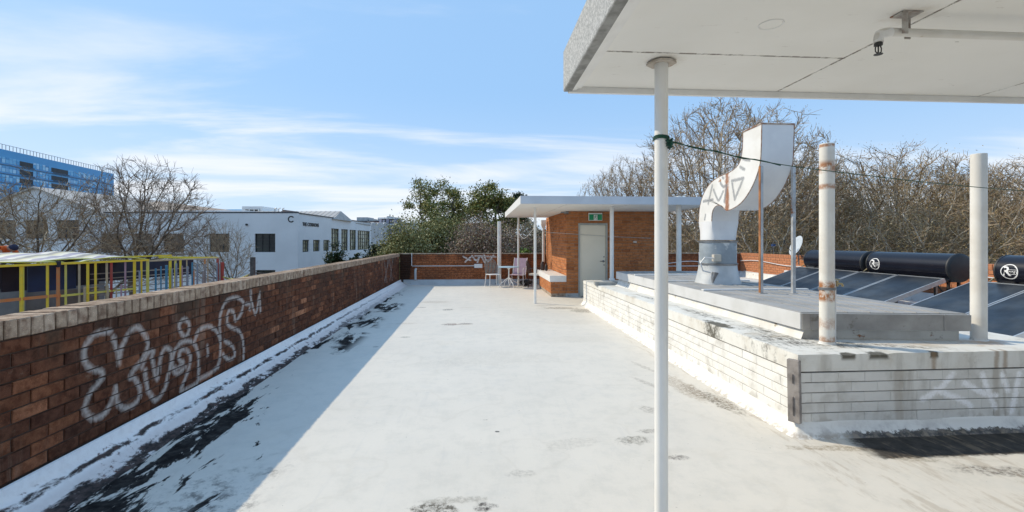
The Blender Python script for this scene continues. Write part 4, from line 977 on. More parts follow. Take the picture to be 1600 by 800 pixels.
# ------------------------------------------------------------------ stair house
t = thing('stair_house', 'small orange brick stair house with a cream door under the far canopy', 'stair house', (2.57, 13.4, 0))
FW, FH = 2.66, 2.515
MB().box(.012,.36,.012,4.08,.0,FH).box(1.23,FW,.012,4.08,0,FH).box(.36,1.23,.012,4.08,2.16,FH).box(.36,1.23,.25,4.08,0,2.16).build('mortar', M_MORTAR, t)
sk = lambda a, b_, z: (b_ > .36 and a < 1.23 and z < 2.13)
def cells_front():
    """front face bricks, cut round the door opening"""
    made = {}
    for r in range(28):
        z = .10+r*.0865; y = -.12*(r % 2)
        while y < FW-.02:
            a, b_ = max(y, 0), min(y+.23, FW)
            segs = [(a, b_)]
            if z < 2.13: segs = [(a, min(b_, .355)), (max(a, 1.235), b_)]
            for (p_, q_) in segs:
                if q_-p_ > .035:
                    k_ = (round(q_-p_, 2), R.randrange(3))
                    if k_ not in made:
                        m_ = MB(); m_.add(*brick_verts(q_-p_, .05, .0765, .004, .001)); made[k_] = m_.mesh('brick', M_BRICK_S)
                    o = link(made[k_], 'brick', t); o.matrix_local = TR((0, 0, z)) @ ROT(-math.pi/2) @ TR((R.uniform(-.001,.001), p_, 0))
            y += .24
cells_front()
brick_wall(t, TR((0, 4.08, 0)) @ ROT(math.pi), 4.08, .10, 28, (M_BRICK_S, M_BRICK_SF), single=0)
MB().box(-.005, .352, -.02, -.002, 0, .10).box(-.02,-.002,-.02,3.9,0,.10).build('painted_plinth', M_COVE_G, t)
d = MB().box(.36,.405,-.012,.07,0,2.16).box(1.185,1.23,-.012,.07,0,2.16).box(.405,1.185,-.012,.07,2.115,2.16).build('door_frame', M_DFRAME, t)
d = MB().box(.41,1.18,.02,.06,.012,2.11).build('door', M_DOOR, t); bevel(d, .004)
h = MB().lathe([(.03,0),(.03,.008),(.012,.012),(.012,.045),(.028,.05),(.03,.07),(.02,.08)], 16, TR((1.105,.02,1.04)) @ Matrix.Rotation(math.pi/2, 4, 'X')).tube([(1.09,-.03,1.04),(1.0,-.035,1.045)], .010, 8).build('handle', M_STEEL, d, smooth=True)
h = MB().cyl(0,0,0,.012,.016,12).mesh('lock', M_BLACKM)
for z_ in (1.17,.93):
    o = link(h, 'lock', d, (1.13,.02,z_), (math.pi/2,0,0))
b = MB().box(-.49,-.002,-.02,2.9,.44,.62).build('bench_top', M_WPAINT, t); bevel(b, .006)
b = MB().box(-.448,-.002,.012,2.6,0,.438).build('bench_base', M_MORTAR, t)
mb = MB()
for (M_, L_) in ((ROT(-math.pi/2), .45), (TR((0, 2.6, 0)) @ ROT(math.pi), 2.6)):
    for r in range(4):
        y = -.12*(r % 2)
        while y < L_-.02:
            a, q_ = max(y, 0), min(y+.23, L_)
            if q_-a > .03:
                vs, fs = brick_verts(q_-a, .05, .0765, .004, .001); T = TR((-.46, 0, 0)) @ M_ @ TR((0, a, .10+r*.0865)); mb.add([T @ Vector(v) for v in vs], fs)
            y += .24
mb.build('brickwork', M_BRICK_SF, b, stuff=True)
mb = MB().box(2.0,2.11,-.03,-.001,1.58,1.64); bevel(mb.build('outlet_box', simple('pale_box', (.62,.55,.48), (.55,.48,.42), 9, .5), t), .005)
MB().box(-.08,.05,-.10,-.02,2.44,2.50).box(-.16,-.05,-.02,.03,2.46,2.50).build('wall_light', M_STEEL, t)

# exit sign with running-man pictogram
t = thing('exit_sign', 'green and white running-man exit sign above the cream door', 'sign', (3.22, 13.36, 2.24))
bevel(MB().box(0,.41,-.03,.03,0,.225).build('sign_box', M_SIGNW, t), .006)
MB().box(.012,.135,-.034,-.031,.015,.185).box(.275,.398,-.034,-.031,.015,.185).box(.135,.150,-.034,-.031,.015,.185).box(.262,.275,-.034,-.031,.015,.185).box(.15,.262,-.034,-.031,.17,.185).build('green_panel', M_GREEN, t)
mb = MB().lathe([(.012,0),(.012,.002)], 12, TR((.215,-.034,.150)) @ Matrix.Rotation(math.pi/2, 4, 'X'))
for a, b_, w_ in (((.205,.133),(.190,.092),.016),((.190,.095),(.225,.070),.010),((.225,.070),(.222,.030),.008),((.190,.095),(.175,.058),.010),((.175,.058),(.150,.050),.008),((.202,.130),(.235,.110),.007),((.235,.110),(.252,.120),.006),((.200,.130),(.172,.118),.007),((.172,.118),(.165,.094),.006)):
    v = Vector((b_[0]-a[0], 0, b_[1]-a[1])); n_ = Vector((-v.z, 0, v.x)).normalized()*w_/2
    q = [Vector((a[0],-.0335,a[1]))+n_, Vector((a[0],-.0335,a[1]))-n_, Vector((b_[0],-.0335,b_[1]))-n_, Vector((b_[0],-.0335,b_[1]))+n_]
    mb.add(q+[p_+Vector((0,.002,0)) for p_ in q], [(0,1,2,3),(7,6,5,4),(0,4,5,1),(1,5,6,2),(2,6,7,3),(3,7,4,0)])
mb.build('running_man', M_GREEN, t)

# rainwater head and pipe
t = thing('downpipe', 'cream rainwater head and downpipe at the back corner of the stair house', 'downpipe', (2.42, 17.15, 0))
mb = MB(); w1, w2 = .09, .055
mb.add([(-w1,-w1,2.42),(w1,-w1,2.42),(w1,w1,2.42),(-w1,w1,2.42),(-w1,-w1,2.25),(w1,-w1,2.25),(w1,w1,2.25),(-w1,w1,2.25),(-w2,-w2,2.13),(w2,-w2,2.13),(w2,w2,2.13),(-w2,w2,2.13)],
       [(0,1,2,3)]+[(i,4+i,4+(i+1) % 4,(i+1) % 4) for i in range(4)]+[(4+i,8+i,8+(i+1) % 4,4+(i+1) % 4) for i in range(4)])
mb.build('rainwater_head', M_POST, t); MB().cyl(0,0,.0,2.14,.05,14).build('pipe', M_POST, t, smooth=True)
# clothes line
pts = smooth_pts([(1.44,16.72,1.95),(1.45,14.6,1.72),(1.48,12.05,2.02)], 6)+smooth_pts([(1.48,12.05,2.0),(1.9,13.0,1.90),(2.56,13.36,1.86),(3.8,13.36,1.78),(5.1,13.36,1.72)], 3)
tag(MB().tube(pts, .007, 5).build('clothes_line', M_WIRE), 'sagging pale wire strung between the far canopy posts and the stair house', 'wire')

# ------------------------------------------------------------------ garden furniture
t = thing('garden_table', 'round pale blue garden table on a white pedestal with curved feet', 'table', (1.06, 16.25, 0))
MB().lathe([(.001,.735),(.36,.735),(.37,.728),(.37,.712),(.36,.706),(.001,.706)], 36).build('table_top', M_TABLE, t, smooth=True)
MB().cyl(0,0,.12,.71,.022,12).lathe([(.06,.69),(.02,.62)], 16).build('pedestal', M_WPAINT, t, smooth=True)
for k_ in range(4):
    a = k_*math.pi/2+.4; ca, sa = math.cos(a), math.sin(a)
    MB().tube(smooth_pts([(ca*r, sa*r, z) for r, z in ((.01,.34),(.10,.30),(.22,.20),(.31,.16),(.37,.05),(.36,.012))], 3), .012, 8).build('leg', M_WPAINT, t, smooth=True)

t = thing('garden_chair', 'white-legged metal chair with a slatted grey-green rounded back, left of the table', 'chair', (.52, 16.55, 0), .35)
seat = MB().box(-.22,.22,-.21,.21,.43,.45).build('seat', M_WPAINT, t); bevel(seat, .01)
for sx_, sy_ in ((-1,-1),(1,-1),(-1,1),(1,1)):
    MB().tube([(sx_*.20, sy_*.19,.44),(sx_*.215, sy_*.22,.2),(sx_*.20+sx_*.03, sy_*.25,.0)], .013, 8).build('leg', M_WPAINT, t, smooth=True)
fr = smooth_pts([(-.20,.20,.44),(-.22,.24,.65),(-.20,.28,.86),(-.10,.30,.96),(0,.305,.98),(.10,.30,.96),(.20,.28,.86),(.22,.24,.65),(.20,.20,.44)], 3)
bk = MB().tube(fr, .012, 8).build('backrest', M_CHAIRG, t, smooth=True)
for k_ in range(7):
    x_ = -.165+.055*k_; zt = .95-.9*x_*x_*3.2
    MB().tube([(x_,.215,.47),(x_,.25,.68),(x_,.295,zt)], [.009,.014,.009], 6).build('slat', M_CHAIRG, bk)

t = thing('garden_chair', 'reclining chair with a faded lilac sling, right of the table', 'chair', (1.42, 16.75, 0), -.35)
MB().box(-.23,.23,-.25,.22,.40,.415).build('seat', M_PINK, t)
b = MB(); b.add([(-.23,.20,.42),(.23,.20,.42),(.23,.44,1.0),(-.23,.44,1.0),(-.23,.22,.41),(.23,.22,.41),(.23,.46,.99),(-.23,.46,.99)], [(0,1,2,3),(7,6,5,4),(0,4,5,1),(1,5,6,2),(2,6,7,3),(3,7,4,0)]); b.build('backrest', M_PINK, t)
for s_ in (-1, 1):
    MB().tube([(s_*.245,-.26,.41),(s_*.245,.20,.41),(s_*.245,.45,1.01)], .013, 8).build('side_frame', M_WPAINT, t, smooth=True)
    MB().tube([(s_*.26,-.22,.0),(s_*.26,-.22,.62),(s_*.26,-.18,.65),(s_*.26,.26,.66)], .013, 8).build('armrest', M_WPAINT, t, smooth=True)
    MB().tube([(s_*.26,.28,.0),(s_*.26,.10,.41)], .012, 8).build('leg', M_WPAINT, t, smooth=True)
    MB().tube([(s_*.26,-.22,.0),(s_*.26,.10,.20),(s_*.26,.28,.0)], .010, 6).build('brace', M_WPAINT, t, smooth=True)

t = thing('garden_chair', 'dark metal armchair with a cream seat cushion beside the white bench ledge', 'chair', (2.02, 16.2, 0), 1.2)
bevel(MB().box(-.22,.22,-.22,.22,.43,.49).build('seat', M_CUSH, t), .02)
for sx_, sy_ in ((-1,-1),(1,-1),(-1,1),(1,1)):
    MB().tube([(sx_*.21, sy_*.20,.43),(sx_*.22, sy_*.23,.0)], .012, 8).build('leg', M_BROWNM, t, smooth=True)
bk = MB().tube(smooth_pts([(-.22,.21,.44),(-.23,.27,.70),(-.17,.31,.88),(0,.32,.93),(.17,.31,.88),(.23,.27,.70),(.22,.21,.44)], 3), .013, 8).build('backrest', M_BROWNM, t, smooth=True)
for k_ in range(5): MB().tube([(-.14+.07*k_,.22,.45),(-.14+.07*k_,.315,.90)], .008, 6).build('slat', M_BROWNM, bk)
for s_ in (-1, 1): MB().tube(smooth_pts([(s_*.22,.25,.66),(s_*.25,.0,.68),(s_*.24,-.2,.64),(s_*.22,-.22,.45)], 3), .011, 7).build('armrest', M_BROWNM, t, smooth=True)
# bag slumped by the post
mb = MB(); n = 18; vs = []
for j in range(9):
    for i in range(n):
        a = 2*math.pi*i/n; ph = math.pi*j/8; f = 1+.28*mnoise.noise(Vector((math.cos(a)*1.6, math.sin(a)*1.6, j*.5)))
        vs.append((.24*f*math.sin(ph)*math.cos(a), .15*f*math.sin(ph)*math.sin(a), .09+.10*f*-math.cos(ph)))
mb.add(vs, [(j*n+i, j*n+(i+1) % n, (j+1)*n+(i+1) % n, (j+1)*n+i) for j in range(8) for i in range(n)])
o = mb.build('bag', M_BLACKM, smooth='all'); o.location = (1.72, 16.75, .03); tag(o, 'black bag slumped on the roof by the far canopy post', 'bag')
def jar(loc, prof, mat, label, cat):
    o = MB().lathe(prof, 16).build(cat.replace(' ', '_'), mat, smooth=True); o.location = loc; tag(o, label, cat); return o
jar((2.30, 15.6, .623), [(.03,0),(.05,.02),(.05,.16),(.03,.20),(.018,.22),(.018,.27)], M_BLACKM, 'dark bottle standing at the far end of the white bench ledge', 'bottle')
jar((2.22, 15.9, .623), [(.06,0),(.08,.05),(.08,.22),(.05,.30)], M_BROWNM, 'dark brown jug standing at the far end of the white bench ledge', 'jug')

# ------------------------------------------------------------------ solar water heaters
def text_mesh(s, size, mat, name, depth=.001, bold=0.0):
    cu = bpy.data.curves.new(name, 'FONT'); cu.body = s; cu.size = size; cu.extrude = depth; cu.offset = bold
    cu.align_x = 'CENTER'; cu.align_y = 'CENTER'
    to = bpy.data.objects.new(name, cu); C.objects.link(to); bpy.context.view_layer.update()
    me = bpy.data.meshes.new_from_object(to.evaluated_get(bpy.context.evaluated_depsgraph_get()))
    bpy.data.objects.remove(to); me.materials.clear(); me.materials.append(mat); return me
def ring_pts(cx, cy, r0, r1, n=40, a0=0, a1=2*math.pi):
    vs = []; fs = []
    for i in range(n+1):
        a = a0+(a1-a0)*i/n; vs += [(cx+r0*math.cos(a), cy+r0*math.sin(a)), (cx+r1*math.cos(a), cy+r1*math.sin(a))]
    for i in range(n): fs.append((2*i, 2*i+1, 2*i+3, 2*i+2))
    return vs, fs
def logo_mesh(rad, sgn=1):
    """circular maker's mark wrapped on the tank: ring, big R, band with small letters. u runs along the tank, v up"""
    V, F = [], []
    def add2(vs, fs): b = len(V); V.extend(vs); F.extend([tuple(i+b for i in f) for f in fs])
    add2(*ring_pts(0, 0, .118, .132))
    add2(*ring_pts(.022, .0, .098, .108, 30, math.radians(-60), math.radians(60)))
    for s_, sz, ox, oy, bold in (('R', .225, -.048, .0, .004), ('heem', .078, .040, -.004, .002)):
        me = text_mesh(s_, sz, M_LOGO, 'letters', 0, bold)
        add2([(v.co.x+ox, v.co.y+oy) for v in me.vertices], [tuple(p_.vertices) for p_ in me.polygons]); bpy.data.meshes.remove(me)
    for y0, y1 in ((.030,.037),(-.046,-.039)):
        add2([(-.01,y0),(.112,y0),(.112,y1),(-.01,y1)], [(0,1,2,3)])
    # wrap
    vs = []
    for (u, v) in V:
        a = v/rad; vs.append((-rad*math.cos(a)-.0018*math.cos(a), -u*sgn, rad*math.sin(a)+.0018*math.sin(a)))
    me = bpy.data.meshes.new('maker_logo'); me.from_pydata(vs, [], F); me.materials.append(M_LOGO); me.update(); return me
RT = .275
logo = logo_mesh(RT)
def tank(y0, y1, label, with_logo=True):
    L_ = y1-y0
    t = thing('water_tank', label, 'tank', (9.3, y0, 1.12), 0, 'black solar water tanks by the right parapet')
    Mx = Matrix.Rotation(-math.pi/2, 4, 'X')
    MB().lathe([(RT,.05),(RT,L_-.05)], 48, Mx, cap=False).build('tank_body', M_TANK, t, smooth='all')
    for a, sg in ((0, 1), (L_, -1)):
        MB().lathe([(.001,a+sg*.0),(RT-.06,a+sg*.002),(RT-.012,a+sg*.012),(RT+.006,a+sg*.03),(RT+.006,a+sg*.055),(RT+.001,a+sg*.058)], 48, Mx, cap=False).build('end_cap', M_TANKCAP, t, smooth=True)
    if with_logo: link(logo, 'maker_logo', t, (0, L_-.27, 0))
    # cradle frame
    for yy in (.25, L_-.25):
        MB().box(-.02,.02,yy-.02,yy+.02,-.87,-.24).box(.2,.24,yy-.02,yy+.02,-.87,-.15).box(-.30,.26,yy-.02,yy+.02,-.30,-.265).tube([(-.3,yy,-.28),(.2,yy,-.85)], .015, 6).build('cradle', M_BLACKM, t)
    MB().box(-.33,-.24,.05,L_-.05,-.262,-.235).build('tray', M_TANKCAP, t)
    MB().tube([(-.18,L_-.02,-.12),(-.20,L_+.03,-.14),(-.28,L_+.03,-.2)], .014, 8).tube([(-.1,L_-.01,-.2),(-.16,L_+.05,-.22),(-.3,L_+.04,-.24)], .012, 8).build('copper_pipe', M_BRASS, t, smooth=True)
    return t
tank(10.27, 12.25, 'black cylindrical solar water tank farthest away, just right of the rust-ringed pipe', False)
tank(8.25, 10.18, 'black solar water tank with white round logo, between the two tall white pipes')
tank(5.55, 7.50, 'black solar water tank with white round logo, cut off by the right edge')
def panel(y0, y1, label):
    T0 = Vector((8.98, y0, .905)); T1 = Vector((7.22, y0, .285)); W_ = y1-y0
    d = T1-T0; L_ = d.length; ang = math.atan2(-(d.z), -(d.x))
    t = thing('solar_panel', label, 'solar panel', T0, 0, 'solar collector panels sloping from the tanks')
    M_ = Matrix.Rotation(-math.atan2(T0.z-T1.z, T0.x-T1.x), 4, 'Y')
    def bx(x0, x1, ya, yb, z0, z1): return MB().box(x0, x1, ya, yb, z0, z1, M_)
    bx(-L_+.02, -.02, .02, W_-.02, -.01, .012).build('glass', M_PANEL, t)
    m = MB()
    for q in ((-L_,0,0,.02),(-L_,0,W_-.02,W_),(-L_,-L_+.02,.02,W_-.02),(-.02,0,.02,W_-.02)): m.box(q[0], q[1], q[2], q[3], -.065, .018, M_)
    m.build('frame', M_ALU, t)
    bx(-L_+.02, -.02, .02, W_-.02, -.062, -.05).build('back_sheet', M_BLACKM, t)
    MB().box(-.14,-.10,.05,.09,-.655,-.08).build('stand_leg', M_STEEL, t); MB().box(-.14,-.10,W_-.09,W_-.05,-.655,-.08).build('stand_leg', M_STEEL, t)
for (a, b_, l_) in ((11.32,12.32,'solar panel farthest away, its corner rising left of the rust-ringed pipe'),(10.29,11.29,'solar panel just right of the rust-ringed pipe, below the farthest tank'),
                 (9.29,10.25,'solar panel below the logo of the middle tank'),(8.27,9.26,'solar panel with pale smear, below the right half of the middle tank'),
                 (6.80,7.76,'solar panel showing on both sides of the clean white pipe'),(5.80,6.77,'lowest solar panel at the right edge of the photo'),(4.82,5.78,'solar panel beyond the right edge, mostly out of view')):
    if a > 5: panel(a, b_, l_)
# satellite dish on the right wall
t = thing('satellite_dish', 'pale grey satellite dish on the sunlit brick parapet, between duct struts and rusty pipe', 'satellite dish', (10.15, 14.0, 1.14))
q = Vector((-.93,.10,.38)).to_track_quat('Z', 'Y').to_matrix().to_4x4()
Mx = TR((-.05,-.05,.33)) @ q
MB().lathe([(.001,.0),(.12,.008),(.22,.03),(.29,.06),(.295,.056),(.22,.022),(.001,-.012)], 32, Mx @ Matrix.Diagonal((1,1.15,1,1)), cap=False).build('dish', M_DISH, t, smooth='all')
MB().tube([(.03,.0,-.25),(.03,.0,.22),(-.03,-.03,.31)], .02, 8).build('mast', M_STEEL, t, smooth=True)
a_ = Mx @ Vector((0,-.28,.03)); b_ = Mx @ Vector((0,-.05,.42))
MB().tube([a_, b_], .009, 6).lathe([(.02,0),(.03,.03),(.03,.09)], 12, TR(b_)).build('receiver_arm', M_BLACKM, t, smooth=True)
MB().tube([(.03,0,.12),(.13,-.35,-.2)], .010, 6).tube([(.03,0,.12),(.13,.35,-.2)], .010, 6).build('stay', M_BLACKM, t)
o = MB().box(-.10,.0,-.25,.25,0,.24).build('utility_box', M_PVC); bevel(o, .01); o.location = (10.27, 14.45, .42); tag(o, 'white utility box on the foot of the sunlit parapet behind the duct struts', 'box')
t = thing('antenna', 'tiny blue and white antenna poking over the right parapet near the dish', 'antenna', (10.4, 15.6, 1.15))
MB().tube([(0,0,0),(0,0,.32)], .012, 6).build('mast', M_STEEL, t); MB().box(-.05,.05,-.05,.05,.30,.38).build('sensor', M_BLUES, t); MB().tube([(0,0,.1),(-.12,-.05,.3),(-.1,0,.32)], .008, 5).build('cable', M_BLACKM, t)

# ================================================================== BEYOND THE ROOF
# ------------------------------------------------------------------ painted yard frame on the neighbouring roof
o = MB().box(-22, -5.2, 3, 21, -2.4, -2.2).box(-22, -5.2, 3, 21, -8, -2.41).build('neighbour_roof', M_GREYW); struct(o)
FA = Vector((-9.33, 9.7, 0)); FANG = -math.atan2(1.51, 4.9)
t = thing('yard_frame', 'long frame of mismatched yellow, orange, red and blue posts beyond the left parapet', 'frame', FA, FANG)
G0 = -2.2
def post(px_t, z1, w_, mat, z0=G0, dx=0, name='post', lean=0.0):
    mb = MB(); mb.tube([(dx+lean, px_t, z0), (dx, px_t, z1)], w_*.7, 4, twist=math.pi/4); return mb.build(name, mat, t)
zt = lambda s_: 1.145-.006*s_
for (s_, w_, m_) in ((-2.4,.045,M_YEL),(-1.2,.045,M_YEL),(.33,.045,M_YEL),(.36,.03,M_YG),(.77,.04,M_YEL),(.96,.05,M_ORG),(1.10,.035,M_YG),(1.36,.035,M_BEI),(1.53,.045,M_YEL),(1.69,.04,M_YEL),
                     (1.93,.04,M_BEI),(2.03,.045,M_RED),(2.35,.035,M_MAUVE),(2.57,.055,M_YEL),(2.74,.04,M_YEL),(2.90,.06,M_YG),(3.51,.06,M_YEL),(3.66,.05,M_YG),(3.81,.05,M_YEL),
                     (4.0,.03,M_BEI),(4.33,.025,M_GREYP),(4.58,.05,M_ORG),(4.68,.03,M_BEI),(5.02,.07,M_RED)):
    post(s_, zt(s_), w_, m_)
for (s_, z1, w_, m_) in ((1.40,.62,.04,M_BEI),(1.88,.60,.035,M_BEI),(2.07,.52,.025,M_BEI),(2.18,.60,.03,M_MAUVE),(2.62,.9,.04,M_GREYB),(3.03,.93,.04,M_BLUEP),(3.17,.98,.03,M_BLUEP),(3.32,1.0,.055,M_BLUEP),(3.48,.9,.03,M_GREYB),
                         (3.60,1.03,.045,M_GREYB),(3.77,.96,.03,M_MAUVE),(3.93,.94,.05,M_GREYB),(4.08,1.04,.04,M_BLUEP),(4.13,.8,.03,M_ORG),(4.24,.98,.045,M_GREYB),(4.49,.97,.05,M_GREYP),
                         (4.42,.78,.04,M_GREYP),(4.78,1.0,.045,M_GREYP),(4.90,.99,.04,M_GREYB),(5.0,.96,.035,M_GREYP)):
    post(s_, z1, w_, m_, dx=.10, name='picket')
MB().box(-.03,.04,-3,2.9,1.13,1.175).build('top_rail', M_YEL, t); MB().box(-.03,.03,2.9,5.06,1.11,1.145).build('top_rail', M_BEI, t)
MB().box(-.03,.02,-3,1.0,.44,.50).build('lower_rail', M_ORG, t); MB().box(-.02,.02,1.0,2.6,.43,.475).build('lower_rail', M_YG, t)
MB().box(-2.2,-2.15,-3,1.2,1.33,1.37).build('back_rail', M_YEL, t); MB().box(-2.2,-2.15,1.6,5.4,1.16,1.20).box(-2.2,.0,5.0,5.05,1.1,1.16).build('back_rail', M_YEL, t)
for k_ in range(6): MB().box(-.62,-.58,2.0,4.6,.18+.13*k_,.205+.13*k_).build('louvre_slat', M_GREYP, t)
for (a, b_, z0, z1, m_, l_) in ((-3,.55,.62,1.12,M_NAVY,None),(-3,.52,-2.2,.615,M_GREYW,None),(.57,1.0,.55,1.12,M_NAVY,None),(1.02,1.95,.50,1.12,M_BLUES,None),(1.55,2.45,-2.2,.48,M_GREYW,None),
                            (1.97,2.45,.56,1.12,M_NAVY,None),(2.47,5.1,.62,1.10,M_NAVY,None)):
    MB().box(-1.02,-.98,a,b_,z0,z1).build('screen_panel', m_, t)
mb = MB().box(-.05,.05,-.02,.02,0,.13); o = mb.build('clamp_box', M_NAVY, t); o.location = (.05,.93,1.08)
MB().tube([(.06,5.12,-2.2),(.06,5.12,1.0)], .05, 6).build('marker_post', M_RED, t)
# striped tarpaulin vaults over it
def vault(s0, s1, z0, rise, dep, x0, label):
    t = thing('tarpaulin_roof', label, 'tarpaulin', FA, FANG)
    mb = MB(); n = 24; m = 6; vs = []
    for th_ in (0, -.012):
        for j in range(m+1):
            for i in range(n+1):
                u = i/n; v = j/m
                vs.append((x0-dep*v, s0+(s1-s0)*u, z0+rise*math.sin(math.pi*u)**.85*(1+.25*v)+.10*v+th_+.01*mnoise.noise(Vector((u*9, v*5, s0)))))
    k_ = (n+1)*(m+1); fs = []
    for j in range(m):
        for i in range(n): a = j*(n+1)+i; fs += [(a, a+n+1, a+n+2, a+1), (k_+a, k_+a+1, k_+a+n+2, k_+a+n+1)]
    mb.add(vs, fs); o = mb.build('sheet', M_TARP, t, smooth='all')
    MB().tube([(x0+.01, s0+(s1-s0)*i/16, z0+rise*math.sin(math.pi*i/16)**.85-.01) for i in range(17)], .013, 6).build('edge_trim', M_YG, t)
vault(-3.2, 1.05, 1.19, .06, 2.0, .0, 'flattish striped tarpaulin roof at the left edge, below the crouching worker')
vault(.35, 2.3, 1.18, .07, 2.0, -.12, 'middle striped tarpaulin vault between the other two on the yard frame')
vault(1.3, 2.95, 1.16, .10, 1.9, .0, 'arched striped tarpaulin vault at the right end of the yard frame')
MB().box(-14.5,-11.6,12.7,15.2,-2.2,.857).build('site_platform', M_GREYW); bpy.data.objects['site_platform']['kind'] = 'structure'

# ------------------------------------------------------------------ crouching worker in orange
def skin_body(name, V, E, Rr, mats, pick):
    me = bpy.data.meshes.new(name); me.from_pydata(V, E, [])
    o = bpy.data.objects.new(name, me); C.objects.link(o)
    o.modifiers.new('s', 'SKIN'); sd = o.modifiers.new('d', 'SUBSURF'); sd.levels = 2; sd.render_levels = 2
    for i, sv in enumerate(me.skin_vertices[0].data):
        sv.radius = Rr[i]; sv.use_root = (i == 0)
    bpy.context.view_layer.update()
    m2 = bpy.data.meshes.new_from_object(o.evaluated_get(bpy.context.evaluated_depsgraph_get()))
    bpy.data.objects.remove(o); m2.materials.clear()
    for m_ in mats: m2.materials.append(m_)
    for p_ in m2.polygons: p_.material_index = pick(p_.center); p_.use_smooth = True
    o = bpy.data.objects.new(name, m2); C.objects.link(o); return o
V = [(0,0,.34),(.10,0,.46),(.26,0,.58),(.36,0,.60),(.46,0,.57),(.54,0,.52),          # pelvis, waist, chest, neck, head base, crown
     (-.02,.10,.32),(.26,.16,.40),(.02,.17,.08),(.14,.17,.03),                        # left hip, knee, ankle, toe
     (-.02,-.10,.32),(.24,-.16,.42),(.0,-.17,.08),(.12,-.17,.03),
     (.28,.19,.58),(.40,.26,.36),(.56,.20,.22),(.62,.18,.18),                         # left shoulder, elbow, wrist, hand
     (.28,-.19,.58),(.44,-.25,.38),(.62,-.18,.26),(.68,-.16,.22)]
Ed = [(0,1),(1,2),(2,3),(3,4),(4,5),(0,6),(6,7),(7,8),(8,9),(0,10),(10,11),(11,12),(12,13),(2,14),(14,15),(15,16),(16,17),(2,18),(18,19),(19,20),(20,21)]
Rr = [(.15,.13),(.15,.13),(.18,.13),(.06,.06),(.095,.09),(.08,.08),(.10,.10),(.075,.075),(.05,.05),(.045,.035),(.10,.10),(.075,.075),(.05,.05),(.045,.035),(.07,.07),(.05,.05),(.032,.032),(.035,.02),(.07,.07),(.05,.05),(.032,.032),(.035,.02)]
def pick(c):
    if abs(c.y) > .30 or (c.x > .05 and c.z > .33 and c.x < .40): return 0
    if c.x > .38 and c.z > .44: return 2
    if c.z < .44 and c.x < .34 and abs(c.y) < .3 and not (c.x > .34): return 1
    if c.x > .56 and c.z < .30: return 2
    return 0
t = thing('person', 'worker crouching in an orange hi-vis jacket and dark trousers on the site roof', 'person', (-13.5, 13.9, .86), -.05)
b = skin_body('body', V, Ed, Rr, [M_HIVIS, M_NAVYC, M_SKIN], pick); b.parent = t
mb = MB().lathe([(.001,.085),(.06,.075),(.10,.03),(.105,-.02),(.001,-.02)], 16, TR((.505,0,.60)) @ Matrix.Rotation(.75, 4, 'Y'))
mb.build('cap', M_NAVYC, t, smooth=True)
mb = MB(); mb.box(.10,.13,-.165,.165,.36,.62).mesh
o = MB().lathe([(.165,-.015),(.168,-.015),(.168,.015),(.165,.015)], 20, TR((.13,0,.48)) @ Matrix.Rotation(.75, 4, 'Y') @ Matrix.Diagonal((.85,1,1,1)), cap=False).build('reflective_band', M_SIGNW, t)

# ------------------------------------------------------------------ mooring-like post with hazard rope
t = thing('timber_post', 'short dark timber post standing behind the left parapet with cables looped on it', 'post', (-5.87, 12.46, -2.2))
o = MB().box(-.05,.05,-.05,.05,0,3.42).build('post', M_TIMBER_D, t); bevel(o, .008)
MB().box(-.10,.10,-.015,.015,3.05,3.08).tube([(-.07,-.07,2.95),(.07,.07,2.95)], .02, 6).build('cross_pin', M_STEEL, t)
base = Vector((-5.87, 12.46, .82))
def hang(p0, p1, sag, n=22): return [Vector(p0).lerp(Vector(p1), i/n)-Vector((0,0,sag*4*(i/n)*(1-i/n))) for i in range(n+1)]
pts = hang(base, (-7.75, 14.6, .55), .12)
tag(MB().tube(pts, .028, 6).build('hazard_rope', (lambda m_: m_)(simple('black_yellow_rope', (.60,.50,.10), (.05,.05,.04), 16, .8, bstr=.5))), 'black and yellow hazard rope sagging from the timber post to the painted frame', 'rope')
tag(MB().tube(hang(base+Vector((0,0,.0)), (-4.3, 16.6, .72), .16), .016, 6).build('cable', M_TIMBER_D), 'dark cable sagging from the timber post towards the white warehouse', 'cable')
tag(MB().tube(hang(base-Vector((0,0,.08)), (-5.0, 13.6, .62), .12), .02, 6).build('cable', M_BEI), 'pale rope looping low from the right side of the timber post', 'rope')
tag(MB().tube(hang(base-Vector((0,0,.08)), (-6.6, 11.6, .35), .05), .018, 6).build('cable', M_BEI), 'pale rope running down left from the timber post behind the coping', 'rope')

